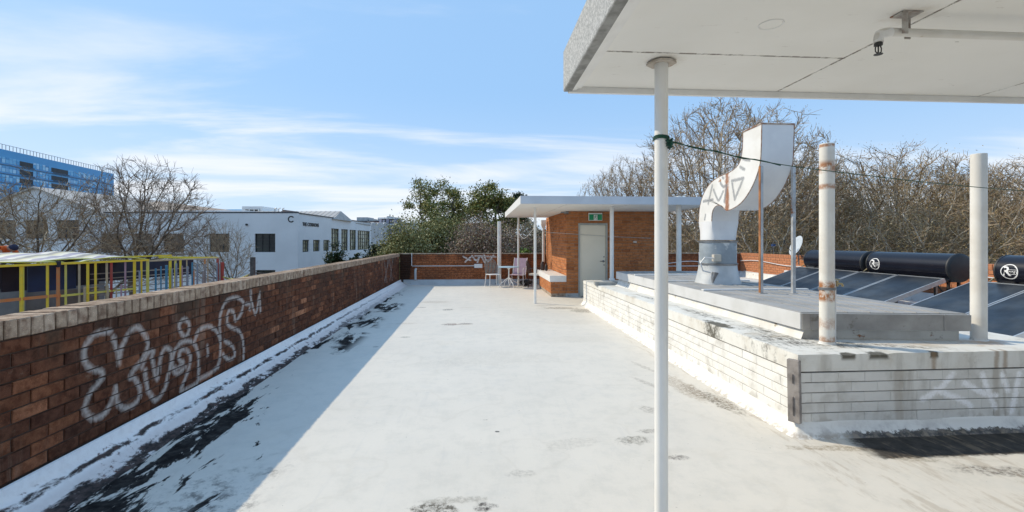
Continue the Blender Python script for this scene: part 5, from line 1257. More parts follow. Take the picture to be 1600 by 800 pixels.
# ------------------------------------------------------------------ buildings
def holed_wall(name, parent, M, L_, z0, z1, holes, mat, th=.3):
    xs = sorted({0, L_}|{h[0] for h in holes}|{h[1] for h in holes}); zs = sorted({z0, z1}|{h[2] for h in holes}|{h[3] for h in holes})
    mb = MB()
    for zi in range(len(zs)-1):
        for xi in range(len(xs)-1):
            cx_, cz_ = (xs[xi]+xs[xi+1])/2, (zs[zi]+zs[zi+1])/2
            if any(h[0] < cx_ < h[1] and h[2] < cz_ < h[3] for h in holes): continue
            mb.box(-th, 0, xs[xi], xs[xi+1], zs[zi], zs[zi+1], M)
    return mb.build(name, mat, parent)
def window(parent, M, y0, y1, z0, z1, cols, rows, gmat, fmat=None, rec=.12, bar=.04):
    fmat = fmat or M_BFRAME; f = MB(); fw = bar*1.2
    for q in ((y0,y0+fw,z0,z1),(y1-fw,y1,z0,z1),(y0+fw,y1-fw,z0,z0+fw),(y0+fw,y1-fw,z1-fw,z1)): f.box(-rec-.05, -rec, q[0], q[1], q[2], q[3], M)
    for i in range(1, cols): y = y0+(y1-y0)*i/cols; f.box(-rec-.045, -rec-.005, y-bar/2, y+bar/2, z0+fw, z1-fw, M)
    for i in range(1, rows): z = z0+(z1-z0)*i/rows; f.box(-rec-.043, -rec-.008, y0+fw, y1-fw, z-bar/2, z+bar/2, M)
    w_ = f.build('window', fmat, parent)
    for i in range(cols):
        for j in range(rows):
            ya, yb = y0+(y1-y0)*i/cols, y0+(y1-y0)*(i+1)/cols; za, zb = z0+(z1-z0)*j/rows, z0+(z1-z0)*(j+1)/rows
            MB().box(-rec-.07, -rec-.06, ya+.012, yb-.012, za+.012, zb-.012, M).build('pane', gmat, w_)
    return w_
t = thing('warehouse', 'long pale grey-white warehouse with dark windows and a black ring logo', 'building', (-15.68, 41.24, 0), -TH)
lx = lambda px: (px-465)/18.0; lz = lambda py: 1.65+(376-py)/18.0
Mf = TR((-19, 0, 0)) @ ROT(-math.pi/2)      # front face, y runs right from x=-19
hs = [(lx(a)+19, lx(b_)+19, lz(394), lz(365)) for a, b_ in ((157,190),(206,238),(255,287),(327,358),(398,430))]
hs2 = (lx(400)+19, lx(430)+19, lz(440), lz(422))
holed_wall('wall', t, Mf, 19, -8, 4.04, hs+[hs2], M_CREAMR)
for i, h in enumerate(hs): window(t, Mf, *h[:2], h[2], h[3], 3, 3, M_TWIG_W if i < 4 else M_WGLASS)
window(t, Mf, *hs2, 3, 2, M_WGLASS)
MB().box(-19.0, .02, -.03, .25, 4.045, 4.16).build('parapet_flashing', M_GUT, t)
Ms = ROT(.0221) @ TR((0, 0, 0))
hs = [(.7,2.1,.62,1.72),(3.0,4.6,.62,1.72),(5.5,7.1,.62,1.72),(7.6,9.9,.52,2.93),(10.6,12.8,.52,2.93),(13.4,15.8,.52,2.93),(16.3,21.6,.50,2.93),(13.6,15.6,-3.0,-.9),(17,21,-3.0,-.9)]
holed_wall('wall', t, Ms @ TR((0,.302,0)), 22.2, -8, 4.0, hs, M_CREAMR)
for i, h in enumerate(hs): window(t, Ms @ TR((0,.302,0)), *h, 6 if i == 6 else 3, 3 if h[3] < 2 else 5, M_WGLASS2, bar=.05)
MB().box(-.2,.06,.3,22.5,4.005,4.10,Ms).build('parapet_flashing', M_GUT, t)
MB().box(-18.9,-.35,.35,22,3.7,3.85).build('roof', M_ROOFM, t)
mb = MB(); mb.add([(-16,8,3.9),(0,8,3.9),(0,14,3.9),(-16,14,3.9),(-16,11,4.9),(-.3,11,4.9)], [(0,1,5,4),(2,3,4,5),(1,2,5),(3,0,4)])
for k_ in range(30): x_ = -15.8+k_*.53; mb.add([(x_,7.98,3.93),(x_+.08,7.98,3.93),(x_+.08,11,4.95),(x_,11,4.95)], [(0,1,2,3)])
mb.build('roof', M_ROOFM, t)
mb = MB(); mb.add([(-4.9,6,4.1),(-3.6,6,4.1),(-4.25,6,4.75),(-4.9,9,4.1),(-3.6,9,4.1),(-4.25,9,4.75)], [(0,1,2),(5,4,3),(0,2,5,3),(1,4,5,2)]); mb.build('dormer', M_ROOFD, t)
for k_ in range(3):
    x_ = lx(411)+k_*.35; MB().lathe([(.0,.0),(.01,.0)], 4) if False else None
    MB().tube([(x_,2,4.0),(x_,2,4.55),(x_+.15,2,4.62)], .04, 5).build('roof_vent', M_STEEL, t)
# ring logo on the front and lettering on the side
cxl, czl = lx(455), lz(342.5)
V_, F_ = ring_pts(0, 0, .19, .29, 32, math.radians(38), math.radians(322))
mb = MB(); mb.add([(cxl+a, -.02, czl+b_) for a, b_ in V_]+[(cxl+a, -.005, czl+b_) for a, b_ in V_], [tuple(f) for f in F_]+[tuple(i+len(V_) for i in f[::-1]) for f in F_])
mb.build('ring_logo', M_BLACKM, t)
me = text_mesh('THE COMMONS', .62, M_BLACKM, 'sign_lettering', .02, .012)
o = bpy.data.objects.new('sign_lettering', me); C.objects.link(o); o.parent = t
o.matrix_local = Ms @ TR((.03, 2.75, 3.12)) @ Matrix.Rotation(math.pi/2, 4, 'Z') @ Matrix.Rotation(math.pi/2, 4, 'X') @ Matrix.Diagonal((.80,.72,1,1))
MB().cyl(0,0,0,.15,.09,8).build('wall_lamp', M_BLACKM, t).matrix_local = TR((lx(386), 0, lz(351))) @ Matrix.Rotation(math.pi/2, 4, 'X')
# gabled hall left
t = thing('gabled_hall', 'pale gabled hall with three high dark windows behind the leftmost bare trees', 'building', (-15.68, 41.24, 0), -TH)
gx0, gx1 = lx(-60), lx(141)
Mg = TR((gx0, -.05, 0)) @ ROT(-math.pi/2)
hs = [(lx(a)-gx0, lx(b_)-gx0, lz(373), lz(344)) for a, b_ in ((-12,25),(40,75),(90,125))]
holed_wall('wall', t, Mg, gx1-gx0, -8, 4.04, hs, M_CREAMR)
for h in hs: window(t, Mg, *h, 3, 3, M_TWIG_W)
pk = lx(57); eL = pk-(lx(160)-pk)
mb = MB(); mb.add([(eL,-.05,4.045),(lx(160),-.05,4.045),(pk,-.05,6.2),(eL,.25,4.045),(lx(160),.25,4.045),(pk,.25,6.2)], [(0,1,2),(5,4,3),(0,3,4,1)]); mb.build('gable', M_CREAMR, t)
mb = MB(); e_ = .5
for a, b_ in ((eL-e_, pk), (lx(160)+e_, pk)):
    zl = 4.04-e_*.38
    vs = [(a,-.35,zl+.1),(pk,-.35,6.32),(pk,18,6.32),(a,18,zl+.1),(a,-.35,zl),(pk,-.35,6.20),(pk,18,6.20),(a,18,zl)]
    mb.add(vs, [(0,1,2,3),(7,6,5,4),(0,4,5,1),(1,5,6,2),(2,6,7,3),(3,7,4,0)])
mb.build('roof', simple('pale_roof_sheet', (.52,.47,.42), (.40,.35,.31), .8, .6), t)
t = thing('sheet_roof_hall', 'low hall with pale sheet roof behind the bare trees, right of the gable', 'building', (-36.5, 47.5, 0), -TH)
MB().box(0,14,0,12,-8,4.6).build('wall', M_CREAMR, t)
mb = MB(); mb.add([(-.3,-.3,4.6),(14.3,-.3,4.2),(14.3,12,4.2),(-.3,12,4.6),(1.5,5,5.9),(9,5,5.0)], [(0,1,5,4),(2,3,4,5),(1,2,5),(3,0,4)]); mb.build('roof', simple('brown_sheet_roof', (.36,.28,.22), (.24,.18,.15), .6, .7), t)
t = thing('rooftop_block', 'small glazed white block on the skyline above the warehouse, right of the tallest bare tree', 'building', (-29.5, 62, 0), -TH)
for a, b_, z1, m_ in ((-3.2,-1.2,5.7,M_TGLASS),(-1.1,1.5,6.1,M_SIGNW),(1.6,3.6,5.4,M_CREAMR),(3.7,9.5,4.9,M_CREAMR)):
    MB().box(a,b_,0,4,-8,z1).build('block', m_, t)
Mw = TR((-1.0,0,0)) @ ROT(-math.pi/2)
window(t, Mw, .3, 2.2, 4.3, 5.8, 3, 1, M_WGLASS, M_SIGNW, rec=-.2, bar=.1)
# peeling old building right of the warehouse
t = thing('old_brick_building', 'old narrow building with peeling white paint and a dark end, beside the warehouse', 'building', (-15.0, 64.2, 0), -.155)
mb = MB(); L_ = 8.6; n = 26; vs = []
for i in range(n+1):
    y = L_*i/n; vs.append((0,y,4.15+.25*i/n+.13*mnoise.noise(Vector((y*1.7,0,0)))-(.25 if i % 7 == 3 else 0)))
pr = [(0,y,-8) for y in (0, L_)]
vv = [(0,0,-8)]+vs+[(0,L_,-8)]; k_ = len(vv); vv += [(-4,a[1],a[2]) for a in vv]
mb.add(vv, [tuple(range(k_)), tuple(range(2*k_-1, k_-1, -1))]+[(i, k_+i, k_+(i+1) % k_, (i+1) % k_) for i in range(k_)])
mb.build('wall', M_OLDW, t)
Mo = TR((.02, L_+.02, 0)) @ ROT(0) @ TR((0,0,0))
MB().box(-1.4,1.35,L_-1.0,L_+1.5,-8,5.0).build('end_bay', simple('lilac_grey_stucco', (.38,.37,.44), (.27,.26,.33), .8, .8, dirt=(.58,(.16,.15,.20),1)), t)
MB().box(-1.5,1.5,L_-1.1,L_+.2,4.0,4.2).box(-1.5,1.5,L_-1.1,L_+.2,5.0,5.2).build('cornice', M_SIGNW, t)
for k_ in range(2):
    window(t, TR((-1.1+k_*1.15, L_-1.02, 0)) @ ROT(-math.pi/2), .1, .75, .4, 2.6, 1, 2, M_WGLASS, rec=-.03, bar=.1)
    window(t, TR((-1.1+k_*1.15, L_-1.02, 0)) @ ROT(-math.pi/2), .1, .75, 4.3, 4.95, 1, 1, M_WGLASS, rec=-.03, bar=.1)
# brown clad building
t = thing('brown_clad_building', 'brown clad building on the skyline behind the old peeling building', 'building', (-24.5, 91.5, 0), -TH)
MB().box(0,8.6,0,10,-8,5.35).build('wall', M_BROWNB, t); MB().box(-.1,8.7,-.1,10.1,5.36,5.5).build('parapet', M_GUT, t)
o = MB().box(.5,2.9,-.6,-.02,1.0,4.3).build('render_bay', M_CREAMR, t); window(t, TR((1.3,-.62,0)) @ ROT(-math.pi/2), .0,.9,2.3,3.9,2,2,M_WGLASS,rec=-.05,bar=.1)
for a, b_, z1 in ((.2,2.4,6.3),(2.6,3.4,6.0),(4.4,5.0,6.2),(6.2,6.8,6.5),(8.8,11.2,5.2)): MB().box(a,b_,2,6,5.0 if a < 8 else -8,z1).build('roof_plant', M_COVE_G, t)
# round tower block
t = thing('round_tower', 'round grey banded building on the skyline above the warehouse lettering', 'building', (-34.4, 113.5, 0))
MB().lathe([(2.6,-8),(2.6,7.4)], 36).build('wall', M_COVE_G, t, smooth=True)
for z_ in (4.4,5.5,6.6): MB().lathe([(2.62,z_),(2.95,z_),(2.95,z_+.45),(2.62,z_+.45)], 36, cap=False).build('floor_band', M_SIGNW, t, smooth=True); 
for z_ in (4.86,5.96): MB().lathe([(2.66,z_),(2.66,z_+.6)], 36, cap=False).build('window_band', M_WGLASS, t)
MB().lathe([(1.9,7.4),(1.9,8.5)], 24, TR((-.3,0,0))).build('roof_plant', simple('green_grey_plant', (.22,.27,.26), (.17,.21,.20), 1, .6), t)
MB().box(-1.8,4.2,1,3,-8,6.2).build('side_wing', M_COVE_G, t)
# low white roofs far right behind the trees
t = thing('low_white_house', 'low white-roofed house glimpsed through the bare plane trees on the right', 'building', (52, 57, 0), -.8)
MB().box(-7,7,0,8,-8,4.2).build('wall', M_CREAMR, t); mb = MB(); mb.add([(-7.4,-.4,4.2),(7.4,-.4,4.2),(7.4,8.4,4.2),(-7.4,8.4,4.2),(-5,4,5.3),(5,4,5.3)], [(0,1,5,4),(2,3,4,5),(1,2,5),(3,0,4)]); mb.build('roof', M_SIGNW, t)
t = thing('pale_house', 'pale house glimpsed between the evergreen and the brown thicket, left of centre', 'building', (-2.6, 44, 0), -.1)
MB().box(-2.2,3.6,0,8,-8,3.3).build('wall', simple('warm_cream_render', (.56,.50,.42), (.48,.42,.35), 1, .8), t)
mb = MB(); mb.add([(-2.6,-.4,3.3),(4,-.4,3.3),(4,8.4,3.3),(-2.6,8.4,3.3),(-.6,4,4.6),(2.2,4,4.6)], [(0,1,5,4),(2,3,4,5),(1,2,5),(3,0,4)]); mb.build('roof', M_ROOFM, t)
window(t, TR((-1.7,-.01,0)) @ ROT(-math.pi/2), .2,1.2,.3,1.9,2,2,M_WGLASS,rec=-.02,bar=.08)

# ------------------------------------------------------------------ blue glass tower
t = thing('glass_tower', 'blue glass office tower with rounded corner rising behind the gabled hall', 'building', (-168.7, 177.6, 0))
fp = [(-60,-16),(-14,-14.5)]
for i in range(7):
    a = -math.pi/2+math.pi/2*i/6; fp.append((-9.5+9.2*math.cos(a), -5.5+9*math.sin(a)*1.0))
fp += [(0,-3), (-9.0, 60.8), (-70, 55)]
def prism(mb, fp, z0, z1):
    n = len(fp); mb.add([(x_, y_, z0) for x_, y_ in fp]+[(x_, y_, z1) for x_, y_ in fp], [tuple(range(n-1,-1,-1)), tuple(range(n,2*n))]+[(i,(i+1) % n,n+(i+1) % n,n+i) for i in range(n)])
mb = MB(); prism(mb, fp, -8, 34.2); mb.build('core', M_TBLUE, t)
pan = MB(); fin = MB(); rec = MB(); rail = MB()
segs = [(Vector((a[0], a[1], 0)), Vector((b_[0], b_[1], 0))) for a, b_ in zip(fp[1:-1], fp[2:-1])]
dist = 0
for a, b_ in segs:
    L_ = (b_-a).length; d = (b_-a).normalized(); nr = Vector((d.y, -d.x, 0)); n = max(1, round(L_/1.55)); w_ = L_/n
    for i in range(n):
        p_ = a+d*(w_*i)
        main = L_ > 30
        for fl in range(12):
            z = 31.6-3.2*fl-2.15
            if main and fl < 6 and ((8 < w_*i < 14) or (24.5 < w_*i < 33)):
                q = [p_+nr*.05, p_+d*w_+nr*.05]; rec.add([q[0]+Vector((0,0,z)), q[1]+Vector((0,0,z)), q[1]+Vector((0,0,z+1.75)), q[0]+Vector((0,0,z+1.75))], [(0,1,2,3)])
                rec.add([q[0]+nr*.6+Vector((0,0,z-.5)), q[1]+nr*.6+Vector((0,0,z-.5)), q[1]+nr*.6+Vector((0,0,z-.2)), q[0]+nr*.6+Vector((0,0,z-.2))], [(0,1,2,3)])
                continue
            for (z0, z1) in ((z, z+1.35), (z+1.42, z+2.1)):
                q0, q1 = p_+nr*.10+d*.08, p_+d*(w_-.08)+nr*.10
                pan.add([q0+Vector((0,0,z0)), q1+Vector((0,0,z0)), q1+Vector((0,0,z1)), q0+Vector((0,0,z1))], [(0,1,2,3)])
        rail.tube([p_+nr*.2+Vector((0,0,34.2)), p_+nr*.2+Vector((0,0,35.9))], .09, 4)
    rail.tube([a+nr*.2+Vector((0,0,35.9)), b_+nr*.2+Vector((0,0,35.9))], .10, 4)
pan.build('glass_panes', M_TGLASS, t, stuff=True); rec.build('balcony_recesses', M_TDARK, t, stuff=True); rail.build('roof_railing', M_STEEL, t, stuff=True)
mb = MB()
for fl in range(12):
    z = 31.6-3.2*fl-2.15-.75
    for a, b_ in segs:
        d = (b_-a).normalized(); nr = Vector((d.y,-d.x,0)); q = [a+nr*.3, b_+nr*.3, b_-nr*.2, a-nr*.2]
        mb.add([v+Vector((0,0,z)) for v in q]+[v+Vector((0,0,z+.28)) for v in q], [(3,2,1,0),(4,5,6,7),(0,1,5,4),(1,2,6,5),(2,3,7,6),(3,0,4,7)])
mb.build('floor_ledges', simple('dusty_blue_ledge', (.10,.20,.36), (.14,.22,.34), .2, .5), t, stuff=True)

# ------------------------------------------------------------------ trees
def quads_obj(name, cen, size, mat, parent, seed, flat=.5, aspect=.55):
    rs = np.random.RandomState(seed); n = len(cen); cen = np.asarray(cen, float)
    u = rs.normal(size=(n, 3)); u /= np.linalg.norm(u, axis=1)[:, None]
    v = rs.normal(size=(n, 3)); v[:, 2] *= flat; v -= (v*u).sum(1)[:, None]*u; v /= np.linalg.norm(v, axis=1)[:, None]
    s_ = (size*(.6+.8*rs.rand(n)))[:, None]
    P_ = np.stack([cen-u*s_*.5, cen+v*s_*aspect*.5, cen+u*s_*.5, cen-v*s_*aspect*.5], 1).reshape(-1, 3)
    me = bpy.data.meshes.new(name); me.vertices.add(4*n); me.loops.add(4*n); me.polygons.add(n)
    me.vertices.foreach_set('co', P_.ravel()); me.loops.foreach_set('vertex_index', np.arange(4*n, dtype=np.int32))
    me.polygons.foreach_set('loop_start', np.arange(0, 4*n, 4, dtype=np.int32)); me.polygons.foreach_set('loop_total', np.full(n, 4, np.int32))
    me.materials.append(mat); me.update(); me.validate()
    o = bpy.data.objects.new(name, me); C.objects.link(o); o.parent = parent; return o
def colonise(seed, H, Wd, Hc, n_attr, step=.42, reach=3.2, kill=.75, trunk_h=None, twig=.014, lump=.25, up=.12, power=2.3, outer=.5):
    """space-colonisation tree: limbs fork towards points scattered in a domed crown, so forks and taper come out natural.
    returns (thick polylines, thin polylines, tips)"""
    rs = np.random.RandomState(seed); zc = H-Hc/2
    v = rs.normal(size=(n_attr, 3)); v /= np.linalg.norm(v, axis=1)[:, None]
    rad = rs.rand(n_attr)**outer
    az = np.arctan2(v[:, 1], v[:, 0])
    rad *= 1+lump*.5*(np.sin(az*3+seed)+np.sin(az*5+seed*1.7)*np.cos(v[:, 2]*4))*.5
    A = v*rad[:, None]*np.array([Wd/2, Wd/2, Hc/2])+np.array([0, 0, zc])
    A[:, 2] = np.where(A[:, 2] < zc, zc-(zc-A[:, 2])*.9, A[:, 2])
    th_ = trunk_h or (H-Hc)*1.0
    P_ = [np.array([0, 0, 0.])]; par = [-1]; bend = rs.normal(size=2)*.05
    while P_[-1][2] < th_: P_.append(P_[-1]+np.array([bend[0]+rs.normal()*.03, bend[1]+rs.normal()*.03, step])); par.append(len(P_)-2)
    N = np.array(P_); near = np.argmin(((A[:, None]-N[None])**2).sum(2), 1); dist = np.linalg.norm(A-N[near], axis=1)
    nodes = list(N); alive = np.ones(n_attr, bool)
    for it in range(110):
        m = alive & (dist < (reach if it > 14 else 99)); ids = np.where(m)[0]
        if not len(ids): break
        NN = np.array(nodes); d = A[ids]-NN[near[ids]]; d /= np.linalg.norm(d, axis=1)[:, None]+1e-9
        acc = {}
        for k_, q in zip(near[ids], d): acc[k_] = acc.get(k_, 0)+q
        new = []
        for k_, q in acc.items():
            q = q/(np.linalg.norm(q)+1e-9)+rs.normal(size=3)*.16+np.array([0, 0, up])
            if par[k_] >= 0:
                pd = nodes[k_]-nodes[par[k_]]; q = q+.45*pd/(np.linalg.norm(pd)+1e-9)
            q = q/np.linalg.norm(q); new.append((nodes[k_]+q*step, k_))
        if not new: break
        base = len(nodes); NP = np.array([q for q, _ in new])
        for q, k_ in new: nodes.append(q); par.append(k_)
        live = np.where(alive)[0]; D2 = np.linalg.norm(A[live][:, None]-NP[None], axis=2); j = D2.argmin(1); dm = D2[np.arange(len(live)), j]
        upd = dm < dist[live]; near[live[upd]] = base+j[upd]; dist[live[upd]] = dm[upd]
        alive &= dist > kill
        if len(nodes) > 16000: break
    n = len(nodes); kids = [[] for _ in range(n)]
    for i in range(1, n): kids[par[i]].append(i)
    R_ = np.zeros(n)
    for i in range(n-1, -1, -1):
        R_[i] = twig if not kids[i] else (sum(R_[k_]**power for k_ in kids[i]))**(1/power)*1.006
    thick, thin, tips = [], [], []
    stack = [(0, None)]
    while stack:
        i, pr = stack.pop(); pts = [] ; rr_ = []
        if pr is not None: pts.append(Vector(nodes[pr])); rr_.append(min(R_[i]*1.15, R_[pr]))
        while True:
            pts.append(Vector(nodes[i])); rr_.append(R_[i])
            if not kids[i]: tips.append((pts[-1], (pts[-1]-pts[-2]).normalized() if len(pts) > 1 else Vector((0, 0, 1)))); break
            ks = sorted(kids[i], key=lambda k_: -R_[k_])
            for k_ in ks[1:]: stack.append((k_, i))
            if R_[i] < twig*2.2: tips.append((pts[-1], (pts[-1]-pts[-2]).normalized() if len(pts) > 1 else Vector((0, 0, 1))))
            i = ks[0]
        (thick if rr_[0] > .045 else thin).append((pts, rr_, 0))
    rn = random.Random(seed)
    for q, d in tips:
        for _ in range(rn.choice((3, 3, 4))):
            e = (d+Vector((rn.gauss(0,.55), rn.gauss(0,.55), rn.gauss(.12,.4)))).normalized()*rn.uniform(.25,.6)
            f = (e.normalized()+Vector((rn.gauss(0,.3), rn.gauss(0,.3), rn.gauss(.1,.25)))).normalized()*e.length*.6
            thin.append(([q, q+e*.6, q+e*.6+f], [twig*.8, twig*.7, twig*.5], 0))
    return thick, thin, [q for q, _ in tips]
def fast_tubes(mb, lst, n):
    cs = [(math.cos(2*math.pi*k/n), math.sin(2*math.pi*k/n)) for k in range(n)]
    for pts, rad, lv in lst:
        t0 = pts[-1]-pts[0]
        if t0.length < 1e-6: continue
        t0.normalize(); a = t0.orthogonal().normalized(); b_ = t0.cross(a); base = len(mb.v)
        for p_, r in zip(pts, rad):
            for c_, s_ in cs: mb.v.append((p_.x+(a.x*c_+b_.x*s_)*r, p_.y+(a.y*c_+b_.y*s_)*r, p_.z+(a.z*c_+b_.z*s_)*r))
        for i in range(len(pts)-1):
            for k in range(n):
                k2 = (k+1) % n; mb.f.append((base+i*n+k, base+i*n+k2, base+(i+1)*n+k2, base+(i+1)*n+k)); mb.mi.append(0)
def bare_tree(name, label, loc, seed, H, Wd, Hc, n_attr, wood_m, twig_m, rotz=0, dry=0, dry_m=None, group=None, **kw):
    t = thing(name, label, 'tree', loc, rotz, group)
    wood, twigs, tips = colonise(seed, H, Wd, Hc, n_attr, **kw)
    mb = MB(); fast_tubes(mb, wood, 7); mb.build('trunk', wood_m, t, smooth='all')
    mb = MB(); fast_tubes(mb, twigs, 3); cr = mb.build('crown', twig_m, t)
    if dry:
        rs = np.random.RandomState(seed); T = np.array([tuple(q) for q in tips]); idx = rs.randint(0, len(T), dry)
        quads_obj('leaves', T[idx]+rs.normal(scale=.30, size=(dry, 3)), .072, dry_m or M_DRY, cr, seed)
    return t
GZ = -8.0
# left bare trees
p1 = bare_tree('bare_tree', 'tall bare winter tree with dark twigs standing against the sky, right of the glass tower', (-18.6, 27.3, GZ), 11, 14.1, 6.4, 6.6, 2300, M_BARK_D, M_TWIG_D, twig=.012, kill=.40, step=.30, up=.30, trunk_h=7.6, outer=.40)
p2 = bare_tree('bare_tree', 'bare spreading tree in front of the gabled hall, below the glass tower', (-20.6, 23.6, GZ), 12, 12.6, 7.4, 5.0, 1700, M_BARK_D, M_TWIG, twig=.011, kill=.42, step=.32, up=.2, trunk_h=7.9, outer=.45)
dup(p2, (-26.5, 25.5, GZ), 2.1, 'bare tree cut off by the left edge of the photo')
dup(p2, (-16.2, 29.5, GZ), 4.4, 'small pale bare tree over the fourth warehouse window from the left', (.6,.6,.86))
dup(p2, (-20.4, 28.5, GZ), .9, 'low brownish bare tree over the second and third warehouse windows', (.75,.75,.84))
# shrubs in front of the warehouse side
def leaf_mass(name, label, loc, W_, D_, H_, n, size, mat, seed, cat='bush', stems=14, lump=.35, stem_m=None, hollow=.35, z0=0.0):
    t = thing(name, label, cat, loc); rs = np.random.RandomState(seed)
    # clumps spread through the crown's volume, leaves round each clump
    nc = max(12, int(n/70)); c = rs.normal(size=(nc, 3)); c /= np.linalg.norm(c, axis=1)[:, None]; c *= (hollow+(1-hollow)*rs.rand(nc)**.6)[:, None]
    c[:, 2] = np.abs(c[:, 2])*(1 if z0 == 0 else 1); bump_ = 1+lump*np.sin(c[:, 0]*5+seed)*np.cos(c[:, 1]*4+seed*2)
    cen = c*np.array([W_/2, D_/2, H_])*bump_[:, None]+np.array([0, 0, z0])
    idx = rs.randint(0, nc, n); r_ = .11*(W_+D_+2*H_)/3
    pts = cen[idx]+rs.normal(size=(n, 3))*np.array([r_, r_, r_*.75])*(.5+.6*rs.rand(nc))[idx][:, None]
    o = quads_obj('crown', pts, size, mat, t, seed)
    mb = MB(); rn = random.Random(seed)
    segs = []
    for k in range(min(nc, stems)):
        e = Vector(cen[k]); b_ = Vector((rn.uniform(-.1,.1)*W_, rn.uniform(-.1,.1)*D_, min(-.3, 0)+(-(loc[2]-GZ) if False else 0)))
        m_ = b_.lerp(e, .5)+Vector((rn.gauss(0,.1)*W_*.3, rn.gauss(0,.1)*D_*.3, H_*.08)); segs.append(([b_, m_, e], [.05, .035, .015], 0))
    segs.append(([Vector((0,0,GZ-loc[2])), Vector((0,0,0)), Vector((0,0,H_*.3))], [.16,.10,.05], 0))
    fast_tubes(mb, segs, 6); mb.build('trunk', stem_m or M_BARK_D, t, smooth='all')
    return t
leaf_mass('shrub', 'dark green shrub at the warehouse side, just above the parapet, left one of three', (-9.4, 31.5, -.2), 1.3, 1.3, 1.5, 2600, .16, M_DGREEN, 31, 'shrub')
leaf_mass('shrub', 'smallest dark green shrub, middle one of three above the left parapet', (-8.6, 33.5, -.2), 1.0, 1.0, .95, 1500, .16, M_DGREEN, 32, 'shrub')
leaf_mass('shrub', 'dark green pointed shrub in front of the peeling old building', (-7.7, 36.5, -.1), 2.3, 1.8, 1.5, 3000, .17, M_DGREEN, 33, 'shrub')
# evergreens beyond the back parapet
def evergreen(name, label, loc, seed, H, Wd, mat, n, size, counts=(4,4,4,3), lo=.45, sd=.30, trunk=M_BARK_D):
    t = thing(name, label, 'tree', loc); wood, twigs, tips = grow_tree(seed, H, Wd, list(counts), r0=.2, up=.35, spread=(.4,.85), twig_r=.02)
    mb = MB(); fast_tubes(mb, wood+twigs, 6); mb.build('trunk', trunk, t, smooth='all')
    rs = np.random.RandomState(seed); T = np.array([tuple(q) for q in tips]); T = T[T[:, 2] > H*lo]
    idx = rs.randint(0, len(T), n); w_ = rs.rand(len(T))[idx]
    pts = T[idx]+rs.normal(size=(n, 3))*np.array([sd, sd, sd*.75])*(.4+.9*w_)[:, None]
    quads_obj('crown', pts, size, mat, t, seed, aspect=.6); return t
def crown_tree(name, label, loc, base, W_, D_, Hc, nc, n, size, mat, seed, sd, lumpy=.5):
    """trunk from the ground, limbs out to leaf clumps scattered unevenly through an ellipsoid crown; loc.z = crown centre"""
    t = thing(name, label, 'tree', (loc[0], loc[1], GZ)); rs = np.random.RandomState(seed); rn = random.Random(seed); zc = loc[2]-GZ
    c = rs.normal(size=(nc, 3)); c /= np.linalg.norm(c, axis=1)[:, None]; c *= (.35+.68*rs.rand(nc)**.55)[:, None]
    c *= (1+lumpy*.35*np.sin(c[:, 0]*4+seed)*np.cos(c[:, 2]*3+seed))[:, None]
    cen = c*np.array([W_/2, D_/2, Hc/2])+np.array([0, 0, zc])
    fork = Vector((0, 0, zc-Hc*.55)); mb = MB(); segs = [([Vector((.2, 0, 0)), Vector((0, .1, zc*.4)), fork], [.2, .15, .12], 0)]
    hubs = [fork+Vector((rn.uniform(-.28,.28)*W_, rn.uniform(-.2,.2)*D_, rn.uniform(.2,.55)*Hc)) for _ in range(7)]
    for h in hubs: segs.append(([fork, fork.lerp(h, .5)+Vector((rn.gauss(0,.12), rn.gauss(0,.12), .1)), h], [.10, .07, .05], 0))
    for q in cen:
        q = Vector(q); h = min(hubs, key=lambda k_: (k_-q).length); segs.append(([h, h.lerp(q, .5)+Vector((rn.gauss(0,.1), rn.gauss(0,.1), rn.gauss(0,.1))), q], [.04, .026, .014], 0))
        for _ in range(3): e = q+Vector((rn.gauss(0,sd), rn.gauss(0,sd), rn.gauss(0,sd))); segs.append(([q, q.lerp(e,.5), e], [.014,.010,.007], 0))
    fast_tubes(mb, segs, 6); mb.build('trunk', M_BARK_D, t, smooth='all')
    w_ = (.3+rs.rand(nc)); idx = rs.choice(nc, n, p=w_/w_.sum()); sds = sd*(.6+.8*rs.rand(nc))
    pts = cen[idx]+rs.normal(size=(n, 3))*sds[idx][:, None]*np.array([1, 1, .7])
    quads_obj('crown', pts, size, mat, t, seed, aspect=.6); return t
crown_tree('evergreen_tree', 'airy evergreen tree with sky showing through, left of the far canopy', (-2.75, 34.3, 4.0), 0, 5.6, 4.0, 4.1, 60, 15000, .14, M_EVER, 42, .27)
crown_tree('evergreen_tree', 'denser dark evergreen tree directly left of the far canopy corner', (1.15, 31.5, 3.6), 0, 3.1, 2.4, 4.0, 44, 14000, .14, M_EVER, 47, .28)
crown_tree('evergreen_tree', 'dark treetop just peeping over the far canopy corner', (2.75, 36.5, 3.9), 0, 2.2, 2.2, 3.4, 22, 4500, .16, M_DGREEN, 48, .25)
leaf_mass('olive_tree', 'olive green bushy tree at the left end of the back parapet', (-4.1, 26.3, -.4), 2.9, 2.4, 2.9, 26000, .12, M_OLIVE, 51, 'tree', stems=30)
leaf_mass('olive_tree', 'taller olive green tree under the airy evergreen, showing pale gaps', (-2.6, 28.5, -.3), 3.4, 2.4, 3.5, 26000, .12, M_OLIVE, 52, 'tree', stems=30)
leaf_mass('brown_bush', 'round reddish-brown bush behind the garden table', (.3, 26.5, -.3), 4.2, 3, 2.75, 42000, .10, M_BROWNL, 53, stems=40)
leaf_mass('brown_bush', 'reddish-brown bush under the far canopy, left of the stair house', (2.6, 28.5, -.3), 3.6, 3, 2.6, 32000, .10, M_BROWNL, 54, stems=30)
